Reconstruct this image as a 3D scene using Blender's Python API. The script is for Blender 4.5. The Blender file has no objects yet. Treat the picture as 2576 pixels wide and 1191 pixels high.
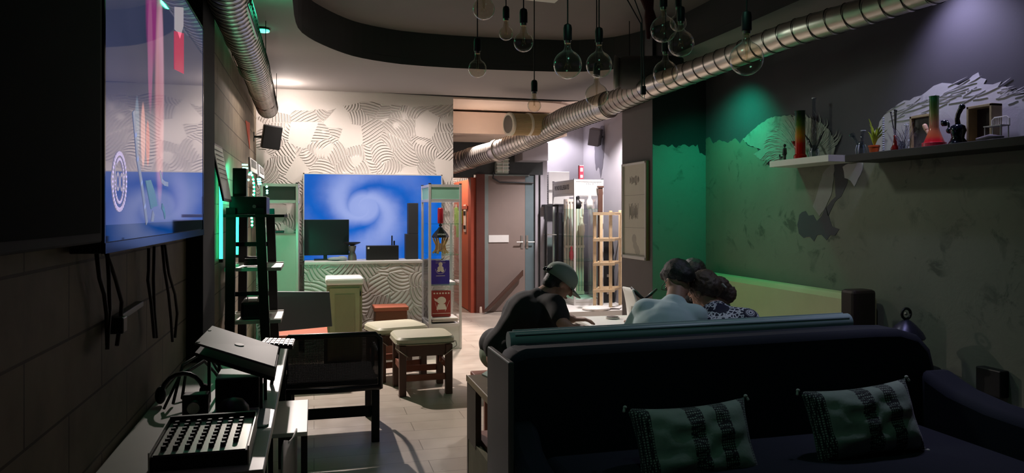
import bpy, bmesh, math, random
from mathutils import Vector, Matrix, noise
from mathutils.geometry import tessellate_polygon
random.seed(7)
PI = math.pi
SC = bpy.context.scene
COL = SC.collection
V = Vector

# ------------------------------------------------------------------ camera
CAMZ = 1.48
YAW = math.atan(498 / 1860)
cam = bpy.data.cameras.new('camera'); camo = bpy.data.objects.new('camera', cam); COL.objects.link(camo)
cam.sensor_width = 36; cam.lens = 36 * 1860 / 2576
cam.shift_y = -(595.5 - 538) / 2576
cam.clip_start = 0.02
camo.location = (0, 0, CAMZ); camo.rotation_euler = (PI / 2, 0, -YAW)
SC.camera = camo
SC.view_settings.view_transform = 'Standard'; SC.view_settings.look = 'None'
SC.view_settings.gamma = 1; SC.view_settings.use_curve_mapping = False
SC.view_settings.exposure = 0.0
w = bpy.data.worlds.new('world'); SC.world = w; w.use_nodes = True
w.node_tree.nodes['Background'].inputs[0].default_value = (0.75, 0.75, 1, 1)
w.node_tree.nodes['Background'].inputs[1].default_value = 0.0015

def light(name, kind, loc, target, power, color, size=0.05, spot=60, blend=.5):
    l = bpy.data.lights.new(name, kind); o = bpy.data.objects.new(name, l); COL.objects.link(o)
    o.location = loc; l.energy = power; l.color = color
    if kind == 'SPOT':
        l.spot_size = math.radians(spot); l.spot_blend = blend; l.shadow_soft_size = size
    elif kind == 'AREA':
        l.size = size
    else:
        l.shadow_soft_size = size
    if target is not None:
        o.rotation_euler = (V(target) - V(loc)).to_track_quat('-Z', 'Y').to_euler()
    return o
WARM = (1, .86, .80)
light('far_left_lamp', 'SPOT', (-.30, 8.1, 2.78), (.38, 5.7, 0), 560, WARM, .03, 76, .7)
light('far_left_glow', 'POINT', (-.30, 8.2, 2.68), None, 12, WARM, .04)
light('left_wall_fill', 'SPOT', (.12, 6.6, 2.70), (-.62, 6.5, 2.1), 34, WARM, .05, 120, .9)  # added fill to lift the block wall and the duct side
light('table_fill', 'SPOT', (2.35, 6.75, 2.84), (1.95, 5.0, .7), 150, (1, .94, .92), .05, 40, .7)  # unseen spot added to brighten the white tables
light('wall_wash_left', 'SPOT', (.1, 7.75, 2.84), (.05, 8.65, 1.2), 55, WARM, .05, 120, .8)
light('wall_wash_right', 'SPOT', (1.0, 7.7, 2.84), (1.0, 8.65, 1.0), 75, WARM, .05, 120, .8)
light('corridor_lamp', 'SPOT', (2.0, 9.3, 2.8), (1.9, 8.6, 0), 520, (1, .82, .75), .05, 80, .6)
light('corridor_inner_fill', 'POINT', (1.8, 11.3, 2.4), None, 60, (1, .82, .70), .05)  # extra light added so the orange door reads bright
light('back_room_lamp', 'SPOT', (3.72, 11.1, 2.85), (3.76, 11.45, 0), 70, (.93, .88, 1), .04, 150, .5)
light('back_room_lamp_near', 'SPOT', (3.85, 9.3, 2.85), (4.0, 9.6, 0), 330, (1, .92, .95), .04, 130, .5)
light('green_wall_lamp', 'SPOT', (3.08, 5.36, 2.66), (3.42, 5.6, 1.6), 38, (.004, 1, .52), .05, 118, .9)
light('mural_fill', 'SPOT', (1.9, 4.7, 2.82), (3.5, 4.1, 1.2), 22, (.88, 1, .84), .1, 85, 1)  # neutral fill added for the mural wall, no fixture there
light('green_ceiling_lamp', 'POINT', (-.24, 4.75, 2.74), None, 3.2, (.05, 1, .45), .05)
light('violet_wall_lamp', 'SPOT', (3.27, 3.35, 2.84), (3.46, 3.25, 1.9), 33, (.68, .64, 1), .05, 115, .9)
light('violet_overhead_fill', 'SPOT', (2.65, 3.3, 2.84), (2.4, 3.8, 0), 26, (.66, .72, 1), .06, 90, .9)  # added overhead fill for the sofa roll and pale shirt
light('green_front_fill', 'SPOT', (.9, 2.2, 2.84), (1.7, 3.2, .5), 8.5, (.32, 1, .72), .1, 105, .9)  # added green fill over the sofa and cushions
light('rack_glow_lamp', 'SPOT', (-.47, 5.72, 1.72), (-.62, 5.8, 1.55), 16, (.02, 1, .55), .03, 170, .2)
light('cabinet_green_fill', 'SPOT', (-.40, 6.75, 1.45), (-.33, 8.1, .8), 22, (.02, 1, .5), .03, 52, .6)  # added green fill aimed at the corner cabinet only

# ------------------------------------------------------------------ helpers
CT, ST = math.cos(YAW), math.sin(YAW)
def P(px, py, d=None, X=None, Y=None, Z=None):
    """point of the place seen at photo position, on a known plane or depth"""
    u = (px - 1288) / 1860; v = (538 - py) / 1860
    dx, dy, dz = u * CT + ST, -u * ST + CT, v
    k = d if d is not None else X / dx if X is not None else Y / dy if Y is not None else (Z - CAMZ) / dz
    return V((dx * k, dy * k, CAMZ + dz * k))

class MB:
    def __init__(s): s.bm = bmesh.new(); s.mi = 0
    def face(s, vs):
        try:
            f = s.bm.faces.new(vs); f.material_index = s.mi; return f
        except ValueError: return None
    def box(s, x0, x1, y0, y1, z0, z1, M=None):
        vs = [V((x, y, z)) for z in (z0, z1) for y in (y0, y1) for x in (x0, x1)]
        if M is not None: vs = [M @ p for p in vs]
        v = [s.bm.verts.new(p) for p in vs]
        for q in ((0, 2, 3, 1), (4, 5, 7, 6), (0, 1, 5, 4), (2, 6, 7, 3), (0, 4, 6, 2), (1, 3, 7, 5)): s.face([v[i] for i in q])
        return s
    def bar(s, a, b, wx, wy=None, up=(0, 0, 1)):
        a, b = V(a), V(b); wy = wy or wx; d = b - a; L = d.length
        z = d.normalized(); u = V(up)
        if abs(z.dot(u)) > .98: u = V((0, 1, 0))
        x = u.cross(z).normalized(); y = z.cross(x)
        M = Matrix((x, y, z)).transposed().to_4x4(); M.translation = a
        return s.box(-wx / 2, wx / 2, -wy / 2, wy / 2, 0, L, M)
    def rings(s, rs, close_u=True, cap=(True, True)):
        R = [[s.bm.verts.new(p) for p in r] for r in rs]; n = len(R[0])
        for i in range(len(R) - 1):
            for j in range(n if close_u else n - 1):
                k = (j + 1) % n
                s.face((R[i][j], R[i][k], R[i + 1][k], R[i + 1][j]))
        if cap[0] and close_u: s.face(R[0][::-1])
        if cap[1] and close_u: s.face(R[-1])
        return s
    def tube(s, pts, r, n=8, cap=True, sx=1, sy=1):
        pts = [V(p) for p in pts]; rr = r if hasattr(r, '__len__') else [r] * len(pts)
        t0 = (pts[1] - pts[0]).normalized(); u = V((0, 0, 1)) if abs(t0.z) < .9 else V((1, 0, 0))
        x = u.cross(t0).normalized(); rs = []
        for i, p in enumerate(pts):
            t = (pts[min(i + 1, len(pts) - 1)] - pts[max(i - 1, 0)])
            t = t.normalized() if t.length > 1e-9 else t0
            x = (x - t * x.dot(t)).normalized(); y = t.cross(x)
            rs.append([p + (x * math.cos(2 * PI * j / n) * sx + y * math.sin(2 * PI * j / n) * sy) * rr[i] for j in range(n)])
        return s.rings(rs, cap=(cap, cap))
    def cyl(s, a, b, r0, r1=None, n=20, cap=True): return s.tube([a, b], [r0, r0 if r1 is None else r1], n, cap)
    def lathe(s, prof, c=(0, 0, 0), n=24, M=None, cap=(True, True)):
        c = V(c); rs = []
        for r, z in prof:
            ring = [V((max(r, 1e-5) * math.cos(2 * PI * j / n), max(r, 1e-5) * math.sin(2 * PI * j / n), z)) for j in range(n)]
            if M is not None: ring = [M @ p for p in ring]
            rs.append([c + p for p in ring])
        return s.rings(rs, cap=cap)
    def ball(s, c, rx, ry=None, rz=None, n=16, m=10, M=None):
        ry = ry or rx; rz = rz or rx; c = V(c); rs = []
        for i in range(m + 1):
            a = PI * i / m - PI / 2; q = max(math.cos(a), 1e-4)
            ring = [V((rx * q * math.cos(2 * PI * j / n), ry * q * math.sin(2 * PI * j / n), rz * math.sin(a))) for j in range(n)]
            if M is not None: ring = [M @ p for p in ring]
            rs.append([c + p for p in ring])
        return s.rings(rs)
    def cap(s, a, ra, b, rb, n=14):
        a, b = V(a), V(b); d = b - a; L = d.length
        if L < 1e-6: return s.ball(a, ra)
        t = d / L; pts = []; rr = []
        for i in range(6):
            th = PI / 2 * (1 - i / 5); pts.append(a - t * ra * math.sin(th)); rr.append(max(ra * math.cos(th), 1e-4))
        for i in range(6):
            th = PI / 2 * i / 5; pts.append(b + t * rb * math.sin(th)); rr.append(max(rb * math.cos(th), 1e-4))
        return s.tube(pts, rr, n)
    def prism(s, poly, depth):
        """poly: 3D points of one face; depth: vector"""
        D = V(depth); a = [s.bm.verts.new(V(p)) for p in poly]; b = [s.bm.verts.new(V(p) + D) for p in poly]
        if len(a) > 12:
            for q in tessellate_polygon([[V(p) for p in poly]]): s.face([a[i] for i in q]); s.face([b[i] for i in q])
        else: s.face(a[::-1]); s.face(b)
        for i in range(len(a)):
            j = (i + 1) % len(a); s.face((a[i], a[j], b[j], b[i]))
        return s

MATS = {}
def obj(name, mb, mat, parent=None, smooth=False, bevel=0, sub=0, solid=0):
    bm = mb.bm
    bmesh.ops.recalc_face_normals(bm, faces=bm.faces)
    if parent is not None and parent.get('_w'):
        t = V(parent['_w']); bmesh.ops.translate(bm, verts=bm.verts, vec=-t)
    me = bpy.data.meshes.new(name); bm.to_mesh(me); bm.free()
    for m in (mat if isinstance(mat, (list, tuple)) else [mat]): me.materials.append(m)
    if smooth:
        for p in me.polygons: p.use_smooth = True
    o = bpy.data.objects.new(name, me); COL.objects.link(o)
    if parent is not None: o.parent = parent
    if parent is not None and parent.get('_w'): o['_w'] = list(parent['_w'])
    if solid:
        m = o.modifiers.new('s', 'SOLIDIFY'); m.thickness = solid; m.offset = 0
    if bevel:
        m = o.modifiers.new('b', 'BEVEL'); m.width = bevel; m.segments = 2; m.limit_method = 'ANGLE'; m.angle_limit = .6
    if sub:
        m = o.modifiers.new('u', 'SUBSURF'); m.levels = sub; m.render_levels = sub
    if smooth == 'auto':
        try:
            me.set_sharp_from_angle(angle=.6)
        except Exception: pass
    return o
def tag(o, label, cat, group=None, kind=None):
    if label: o['label'] = label
    if cat: o['category'] = cat
    if group: o['group'] = group
    if kind: o['kind'] = kind
    return o
def thing(name, label, cat, loc=(0, 0, 0), world=True, group=None, rz=0):
    """Empty at the thing's base; world=True: its parts are given in room coordinates"""
    o = bpy.data.objects.new(name, None); COL.objects.link(o); o.empty_display_size = .05
    o.location = loc; o.rotation_euler = (0, 0, rz)
    if world: o['_w'] = list(loc)
    tag(o, label, cat, group); return o
def struct(name, mb, mat, parent=None, **k):
    o = obj(name, mb, mat, parent, **k)
    if parent is None: o['kind'] = 'structure'
    return o
def copy_tree(o, parent=None):
    c = o.copy(); COL.objects.link(c); c.parent = parent
    for ch in [x for x in COL.objects if x.parent == o]: copy_tree(ch, c)
    return c
def text_mb(s, M, size, depth=.001, align='CENTER'):
    cu = bpy.data.curves.new('t', 'FONT'); cu.body = s; cu.size = size; cu.extrude = depth; cu.align_x = align; cu.resolution_u = 3
    o = bpy.data.objects.new('t', cu); COL.objects.link(o)
    me = bpy.data.meshes.new_from_object(o.evaluated_get(bpy.context.evaluated_depsgraph_get()))
    COL.objects.unlink(o); bpy.data.objects.remove(o)
    mb = MB(); me.transform(M); mb.bm.from_mesh(me); bpy.data.meshes.remove(me)
    return mb
def frameM(o, x, y):
    x = V(x).normalized(); y = V(y).normalized(); z = x.cross(y)
    M = Matrix((x, y, z)).transposed().to_4x4(); M.translation = V(o); return M

# ------------------------------------------------------------------ materials
class NT:
    def __init__(s, name):
        s.m = bpy.data.materials.new(name); s.m.use_nodes = True; s.t = s.m.node_tree
        s.b = s.t.nodes['Principled BSDF']; s.out = s.t.nodes['Material Output']
    def n(s, typ, ins=None, **props):
        n = s.t.nodes.new(typ)
        for k, v in props.items(): setattr(n, k, v)
        for k, v in (ins or {}).items():
            if hasattr(v, 'is_output') or isinstance(v, bpy.types.NodeSocket): s.t.links.new(v, n.inputs[k])
            else: n.inputs[k].default_value = v
        return n
    def link(s, a, b): s.t.links.new(a, b)
    def math(s, op, a, b=None, c=None):
        n = s.t.nodes.new('ShaderNodeMath'); n.operation = op
        for i, v in enumerate((a, b, c)):
            if v is None: continue
            if isinstance(v, bpy.types.NodeSocket): s.link(v, n.inputs[i])
            else: n.inputs[i].default_value = v
        return n.outputs[0]
    def mix(s, f, a, b):
        n = s.t.nodes.new('ShaderNodeMix'); n.data_type = 'RGBA'
        for i, v in ((0, f), (6, a), (7, b)):
            if isinstance(v, bpy.types.NodeSocket): s.link(v, n.inputs[i])
            else: n.inputs[i].default_value = v if i == 0 else (*v[:3], 1)
        return n.outputs[2]
    def pos(s): return s.n('ShaderNodeNewGeometry').outputs['Position']
    def obj(s): return s.n('ShaderNodeTexCoord').outputs['Object']
    def noise(s, vec, scale, detail=4, rough=.55, dist=0):
        return s.n('ShaderNodeTexNoise', {'Vector': vec, 'Scale': scale, 'Detail': detail, 'Roughness': rough, 'Distortion': dist})
    def ramp(s, f, stops):
        n = s.t.nodes.new('ShaderNodeValToRGB'); s.link(f, n.inputs[0]); e = n.color_ramp.elements
        while len(e) < len(stops): e.new(.5)
        for i, (p, c) in enumerate(stops):
            e[i].position = p; e[i].color = (c, c, c, 1) if not hasattr(c, '__len__') else (*c[:3], 1)
        return n.outputs[0]
    def bump(s, h, strength=.3, dist=.005):
        n = s.n('ShaderNodeBump', {'Height': h, 'Strength': strength, 'Distance': dist}); s.link(n.outputs[0], s.b.inputs['Normal'])
def lin(c): return tuple(((x / 255) / 12.92 if x <= 10 else ((x / 255 + .055) / 1.055) ** 2.4) for x in c)
def mat(name, rgb, rough=.6, metal=0, var=.15, vs=8, bump=.0, bs=60, spec=None, sheen=0, emit=0, coat=0):
    """rgb: 0-255 display colour of the material itself"""
    if name in MATS: return MATS[name]
    t = NT(name); c = lin(rgb)
    if var:
        n = t.noise(t.obj(), vs, 5)
        col = t.mix(n.outputs[0], tuple(x * (1 - var) for x in c), tuple(min(1, x * (1 + var)) for x in c)); t.link(col, t.b.inputs['Base Color'])
    else: t.b.inputs['Base Color'].default_value = (*c, 1)
    t.b.inputs['Roughness'].default_value = rough; t.b.inputs['Metallic'].default_value = metal
    if spec is not None: t.b.inputs['Specular IOR Level'].default_value = spec
    if sheen: t.b.inputs['Sheen Weight'].default_value = sheen
    if coat: t.b.inputs['Coat Weight'].default_value = coat
    if bump: t.bump(t.noise(t.obj(), bs, 4).outputs[0], bump)
    if emit:
        t.b.inputs['Emission Color'].default_value = (*c, 1); t.b.inputs['Emission Strength'].default_value = emit
    MATS[name] = t.m; return t.m
def glassm(name, rgb=(255, 255, 255), rough=0.0, edge=.6):
    if name in MATS: return MATS[name]
    t = NT(name); c = lin(rgb)
    tr = t.n('ShaderNodeBsdfTransparent', {'Color': (*c, 1)}); gl0 = t.n('ShaderNodeBsdfGlossy', {'Color': (1, 1, 1, 1), 'Roughness': max(rough, .01)}); df = t.n('ShaderNodeBsdfDiffuse', {'Color': (.8, .8, .8, 1)}); gl = t.n('ShaderNodeMixShader', {0: .3 if rough > .1 else 0.0, 1: gl0.outputs[0], 2: df.outputs[0]})  # pale diffuse share lightens bulb rims in place of reflected light
    lw = t.n('ShaderNodeLayerWeight', {'Blend': .5}); fr = t.math('MULTIPLY_ADD', t.math('POWER', lw.outputs['Facing'], 4.0), edge, .035)
    mx = t.n('ShaderNodeMixShader', {0: fr, 1: tr.outputs[0], 2: gl.outputs[0]})
    t.link(mx.outputs[0], t.out.inputs[0]); MATS[name] = t.m; return t.m
def realglass(name, rgb=(255, 255, 255), rough=0):
    if name in MATS: return MATS[name]
    t = NT(name); t.b.inputs['Base Color'].default_value = (*lin(rgb), 1); t.b.inputs['Transmission Weight'].default_value = 1
    t.b.inputs['Roughness'].default_value = rough; t.b.inputs['IOR'].default_value = 1.45; MATS[name] = t.m; return t.m

black = mat('black_plastic', (22, 22, 24), .45)
blackmatte = mat('black_matte', (16, 16, 17), .8)
whitep = mat('white_laminate', (225, 222, 216), .45, var=.05)
alu = mat('white_aluminium', (215, 212, 208), .4, .3, var=.05)
woodlt = mat('pine_wood', (224, 196, 156), .55, var=.25, vs=14, bump=.1)
wooddk = mat('dark_wood', (74, 48, 36), .5, var=.3, vs=12, bump=.1)
woodbr = mat('brown_wood', (120, 66, 44), .5, var=.3, vs=10, bump=.1)
steel = mat('galvanised_steel', (205, 199, 191), .36, 1, var=.12, vs=9, bump=.06, bs=25)
seam = mat('duct_seam', (60, 56, 52), .5, .8)
glassT = glassm('clear_pane')
glassB = glassm('bulb_glass', (244, 240, 230), .12, 1.6)
cord = mat('black_cord', (14, 13, 14), .6, var=0)

def m_relief(name, scale, freq, hi):
    """embossed wall covering: patches of parallel curved ridges"""
    t = NT(name); p = t.pos()
    nz = t.noise(p, 1.6 * scale, 2, .5)
    off = t.n('ShaderNodeVectorMath', {0: nz.outputs['Color'], 1: (.5, .5, .5)}, operation='SUBTRACT').outputs[0]
    sc = t.n('ShaderNodeVectorMath', {0: off, 3: .09 / scale}, operation='SCALE').outputs[0]
    q = t.n('ShaderNodeVectorMath', {0: p, 1: sc}, operation='ADD').outputs[0]
    vo = t.n('ShaderNodeTexVoronoi', {'Vector': q, 'Scale': 4.4 * scale}, feature='F1'); ve = t.n('ShaderNodeTexVoronoi', {'Vector': q, 'Scale': 4.4 * scale}, feature='DISTANCE_TO_EDGE')
    rel_ = t.n('ShaderNodeVectorMath', {0: q, 1: vo.outputs['Position']}, operation='SUBTRACT').outputs[0]
    sep = t.n('ShaderNodeSeparateXYZ', {0: rel_}); cs = t.n('ShaderNodeSeparateColor', {0: vo.outputs['Color']})
    a = t.math('MULTIPLY', cs.outputs[0], 6.28); ca, sa = t.math('COSINE', a), t.math('SINE', a)
    along = t.math('ADD', t.math('MULTIPLY', sep.outputs[0], ca), t.math('MULTIPLY', sep.outputs[2], sa))
    perp = t.math('SUBTRACT', t.math('MULTIPLY', sep.outputs[0], sa), t.math('MULTIPLY', sep.outputs[2], ca))
    curve = t.math('MULTIPLY', t.math('MULTIPLY', perp, perp), t.math('MULTIPLY_ADD', cs.outputs[2], 9.0 * scale, -3.5 * scale))
    ph = t.math('MULTIPLY', t.math('ADD', along, curve), freq)
    st = t.math('SINE', ph)
    st = t.math('MULTIPLY', t.math('SMOOTH_MIN', st, .5, .4), t.ramp(ve.outputs['Distance'], [(.0, .3), (.03, 1)]))
    # plain gaps
    gap = t.math('MULTIPLY', t.ramp(t.noise(p, 4.2, 1).outputs[0], [(.34 - hi, 0), (.40 - hi, 1)]), t.ramp(cs.outputs[1], [(.2 - hi, 0), (.21 - hi, 1)]) if hi < .1 else 1.0)
    zz = t.n('ShaderNodeSeparateXYZ', {0: p})
    # plain plaster above the wavy top edge of the covering
    wav = t.math('MULTIPLY', t.noise(p, 2.2, 3).outputs[0], .22)
    xs = t.math('MULTIPLY', t.math('SMOOTH_MAX', t.math('SUBTRACT', .55, zz.outputs[0]), 0, .1), .18)
    top = t.math('SUBTRACT', 2.86, t.math('ADD', wav, xs))
    low = t.math('LESS_THAN', zz.outputs[2], top)
    h = t.math('MULTIPLY', t.math('MULTIPLY', st, gap), low)
    h = t.math('ADD', h, t.math('MULTIPLY', t.noise(p, 40, 3).outputs[0], .08))
    t.bump(h, 1.0, .009)
    t.b.inputs['Base Color'].default_value = (*lin((214, 207, 200)), 1); t.b.inputs['Roughness'].default_value = .45
    return t.m
relief = m_relief('embossed_wall_covering', 1.0, 190, 0)
relief2 = m_relief('embossed_counter_covering', 1.15, 150, .2)

def m_floor():
    t = NT('floor_tiles'); p = t.pos()
    br = t.n('ShaderNodeTexBrick', {'Vector': p, 'Scale': 1, 'Mortar Size': .0022, 'Brick Width': 1.05, 'Row Height': .21, 'Mortar Smooth': .2,
             'Color1': (.9, .9, .9, 1), 'Color2': (1, 1, 1, 1), 'Mortar': (.35, .33, .3, 1)}, offset=.37)
    n1 = t.noise(p, 3, 5)
    c = t.mix(n1.outputs[0], lin((168, 156, 142)), lin((205, 194, 180)))
    mm = t.n('ShaderNodeMix', {0: 1.0, 6: c, 7: br.outputs[0]}, data_type='RGBA', blend_type='MULTIPLY')
    t.link(mm.outputs[2], t.b.inputs['Base Color'])
    t.link(t.math('ADD', t.math('MULTIPLY', t.noise(p, 6, 4).outputs[0], .25), .2), t.b.inputs['Roughness'])
    t.bump(br.outputs['Fac'], -.15, .002); return t.m
def m_blocks():
    t = NT('stone_block_wall'); p = t.pos(); s = t.n('ShaderNodeSeparateXYZ', {0: p})
    v = t.n('ShaderNodeCombineXYZ', {0: s.outputs[1], 1: t.math('ADD', s.outputs[2], .025)})
    br = t.n('ShaderNodeTexBrick', {'Vector': v.outputs[0], 'Scale': 1, 'Mortar Size': .004, 'Brick Width': .62, 'Row Height': .196,
             'Color1': (.82, .82, .82, 1), 'Color2': (1, 1, 1, 1), 'Mortar': (.3, .27, .24, 1)})
    c = t.mix(t.noise(p, 5, 6).outputs[0], lin((96, 84, 68)), lin((168, 152, 128)))
    mm = t.n('ShaderNodeMix', {0: 1.0, 6: c, 7: br.outputs[0]}, data_type='RGBA', blend_type='MULTIPLY')
    t.link(mm.outputs[2], t.b.inputs['Base Color']); t.b.inputs['Roughness'].default_value = .75
    h = t.math('ADD', t.math('MULTIPLY', br.outputs['Fac'], -1), t.math('MULTIPLY', t.noise(p, 30, 5).outputs[0], .3))
    t.bump(h, .6, .005); return t.m
def m_plaster(name, a, b, dark, amt=.0, sc=1.4):
    """stained distressed plaster with flecks"""
    t = NT(name); p = t.pos()
    n1 = t.noise(p, sc, 6, .6); n2 = t.noise(p, 7, 5, .65, .6); n3 = t.noise(p, 2.6, 3)
    c = t.mix(n1.outputs[0], a, b)
    st = t.math('MULTIPLY', t.ramp(n2.outputs[0], [(.56 - amt, 0), (.66 - amt, 1)]), t.ramp(n3.outputs[0], [(.45, 0), (.6, 1)]))
    c = t.mix(t.math('MULTIPLY', st, .75), c, dark)
    t.link(c, t.b.inputs['Base Color']); t.b.inputs['Roughness'].default_value = .8
    t.bump(n2.outputs[0], .5, .006); return t.m
floorM = m_floor(); blockM = m_blocks()
plaster = m_plaster('mossy_plaster', lin((104, 106, 92)), lin((138, 138, 124)), lin((66, 72, 62)), .02)
plasterL = m_plaster('pale_plaster', lin((176, 176, 178)), lin((214, 212, 216)), lin((140, 140, 150)), -.03)
darkwall = mat('charcoal_wall_paint', (74, 72, 80), .75, var=.12, vs=3, bump=.05)
greywall = mat('grey_wall_paint', (150, 146, 150), .8, var=.08, vs=3, bump=.06)
pillarM = mat('mauve_grey_paint', (104, 98, 100), .8, var=.06)
ceilM = mat('ceiling_paint', (150, 144, 140), .85, var=.05, vs=2)
recM = mat('dark_recess_paint', (52, 50, 53), .8, var=.05)
recT = mat('recess_top_paint', (120, 112, 110), .85, var=.05)
creamM = mat('cream_paint', (226, 204, 186), .8, var=.04)

# ------------------------------------------------------------------ room shell
XL, XR, YF, ZC = -.62, 3.5, 8.65, 2.87
struct('floor', MB().box(-1.2, 4.6, -1.2, 12.6, -.1, 0), floorM)
struct('wall_left', MB().box(XL - .15, XL, -1.2, YF + .2, 0, 3.3), blockM)
struct('wall_back', MB().box(XL - .15, XR + .2, -1.3, -1.2, 0, 3.3), darkwall)
struct('wall_right', MB().box(XR, XR + .2, -1.2, 6.14, 0, 3.3), darkwall)
struct('wall_far', MB().box(XL - .15, 1.594, YF, YF + .15, 0, ZC + .05), relief)
# pillar jutting out of the right wall
struct('wall_pillar', MB().box(2.96, XR + .2, 6.14, 6.82, 0, 3.2), pillarM)
# corridor, door wall and back room
struct('wall_corridor_left', MB().box(1.44, 1.59, YF + .15, 12.2, 0, 3.0), darkwall)
struct('wall_back_room_right', MB().box(4.3, 4.5, 6.82, 11.7, 0, 3.2), greywall)
struct('wall_back_room_front', MB().box(XR + .2, 4.5, 6.62, 6.82, 0, 3.2), greywall)
mb = MB()
mb.box(3.38, 4.5, 11.5, 11.7, 0, 3.2); mb.box(3.38, 3.45, 10.8, 11.5, 0, 3.2)
struct('wall_back_room_end', mb, greywall)
mb = MB()
mb.box(2.30, 3.38, 10.8, 11.0, 2.07, 3.0); mb.box(1.4, 2.30, 10.8, 11.0, 2.02, 3.0); mb.box(3.25, 3.38, 10.8, 11.0, 0, 2.07)
struct('wall_doors', mb, mat('slate_wall_paint', (58, 62, 62), .8))
struct('wall_corridor_end', MB().box(1.4, 3.4, 12.2, 12.4, 0, 3.0), relief)
struct('wall_corridor_side', MB().box(3.3, 3.4, 11.0, 12.2, 0, 3.0), darkwall)

def ceiling():
    inner = [(-.135, 1.2), (-.135, 3.2), (-.135, 5.0), (-.135, 5.5), (-.111, 5.83), (-.024, 6.1), (.096, 6.33), (.225, 6.53), (.361, 6.69), (.566, 6.82), (.854, 6.93),
             (1.43, 6.96), (2.26, 6.89), (2.59, 6.8), (2.85, 6.55), (3.0, 6.2), (3.05, 5.5), (3.05, 3.5), (3.05, 1.2), (2.9, .8), (2.5, .55), (.5, .55), (.1, .75), (-.08, .95)]
    # Chaikin once for a smooth outline
    q = []
    for i in range(len(inner)):
        a, b = V((*inner[i], 0)), V((*inner[(i + 1) % len(inner)], 0)); q += [a * .75 + b * .25, a * .25 + b * .75]
    X0, X1, Y0, Y1 = -.77, 3.7, -1.3, 8.62; c = V((1.45, 3.9, 0))
    ang = sorted([(math.atan2(p.y - c.y, p.x - c.x), p) for p in q], key=lambda e: e[0])
    def ray(a):
        dx, dy = math.cos(a), math.sin(a); ts = []
        if dx > 1e-9: ts.append((X1 - c.x) / dx)
        if dx < -1e-9: ts.append((X0 - c.x) / dx)
        if dy > 1e-9: ts.append((Y1 - c.y) / dy)
        if dy < -1e-9: ts.append((Y0 - c.y) / dy)
        k = min(ts); return V((c.x + dx * k, c.y + dy * k, 0))
    outer = [ray(a) for a, p in ang]
    for cx, cy in ((X0, Y0), (X0, Y1), (X1, Y0), (X1, Y1)):
        j = min(range(len(outer)), key=lambda i: (outer[i] - V((cx, cy, 0))).length); outer[j] = V((cx, cy, 0))
    n = len(ang); mb = MB(); up = V((0, 0, 1))
    def vs(ps, z): return [mb.bm.verts.new(p + up * z) for p in ps]
    ins = [p for a, p in ang]
    ib, ob, it, ot = vs(ins, ZC), vs(outer, ZC), vs(ins, ZC + .06), vs(outer, ZC + .06)
    for i in range(n):
        j = (i + 1) % n
        mb.face((ib[i], ib[j], ob[j], ob[i])); mb.face((it[i], ot[i], ot[j], it[j])); mb.face((ob[i], ob[j], ot[j], ot[i])); mb.mi = 1; mb.face((ib[i], it[i], it[j], ib[j])); mb.mi = 0
    struct('ceiling', mb, [ceilM, recM])
    mb = MB(); off = [p + (p - c).normalized() * .012 for p in ins]
    a = vs([p * 1 for p in ins], ZC + .061); b = vs(ins, ZC + .31); a2 = vs(off, ZC + .061); b2 = vs(off, ZC + .31)
    for i in range(n):
        j = (i + 1) % n; mb.face((a[i], a[j], b[j], b[i])); mb.face((a2[i], b2[i], b2[j], a2[j])); mb.face((b[i], b[j], b2[j], b2[i])); mb.face((a[i], a2[i], a2[j], a[j]))
    struct('trim_1', mb, recM)
    struct('ceiling_recess', MB().box(-.4, 3.3, .3, 7.2, ZC + .311, ZC + .4), recT)
ceiling()
struct('ceiling_corridor', MB().box(1.4, 4.6, 8.63, 12.5, 3.0, 3.1), creamM)
struct('ceiling_back_room', MB().box(3.0, 4.6, 6.6, 8.629, 2.96, 3.06), ceilM)
struct('wall_soffit', MB().box(1.6, 3.35, 9.6, 10.79, 2.545, 2.83), creamM)
mb = MB(); pts = [(1.6, 8.75)]
for i in range(13):
    a = -PI / 2 + PI * i / 12; pts.append((2.75 + .5 * math.cos(a), 9.3 + .55 * math.sin(a)))
pts.append((1.6, 9.85)); mb.prism([V((x, y, 2.86)) for x, y in pts], (0, 0, .03))
struct('trim_2', mb, creamM)   # rounded ceiling board
# beam piece by the door and grey corner
struct('trim_3', MB().box(2.93, 3.32, 10.35, 10.79, 2.26, 2.52), greywall)
struct('trim_4', MB().box(-.64, -.54, 4.0, 4.45, 0.001, ZC - .002), blackmatte, bevel=.004)     # black post on the left wall
# far-left slab of plain plaster is part of the wall covering material

# plaster patches of the mural on the right wall
def jag(pts, amp, n=5, seed=0, step=.05):
    random.seed(seed); out = []
    for i in range(len(pts)):
        a, b = V(pts[i]), V(pts[(i + 1) % len(pts)]); k = max(1, int((b - a).length / step))
        for j in range(k):
            p = a.lerp(b, j / k); out.append(p + V((0, random.uniform(-amp, amp), random.uniform(-amp, amp)))) if j else out.append(p)
    return out
def patch(name, px, X, m, amp=.012, th=.003, step=.05, parent=None, seed=1):
    pts = [P(x, y, X=X) for x, y in px]
    pts = jag(pts, amp, seed=seed, step=step)
    mb = MB(); mb.prism(pts, (-th, 0, 0)); return mb
wr = bpy.data.objects['wall_right']
low = [(1776, 350), (1785, 345), (1795, 362), (1810, 352), (1830, 360), (1850, 348), (1862, 362), (1868, 352), (1885, 368), (1905, 372), (1915, 400), (1925, 398), (1935, 418), (1960, 404), (2000, 410), (2040, 415), (2090, 402), (2150, 402), (2190, 400),
       (2300, 398), (2450, 388), (2600, 372), (2760, 352), (3400, 300), (3400, 1500), (2200, 1180), (1780, 955)]
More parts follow.
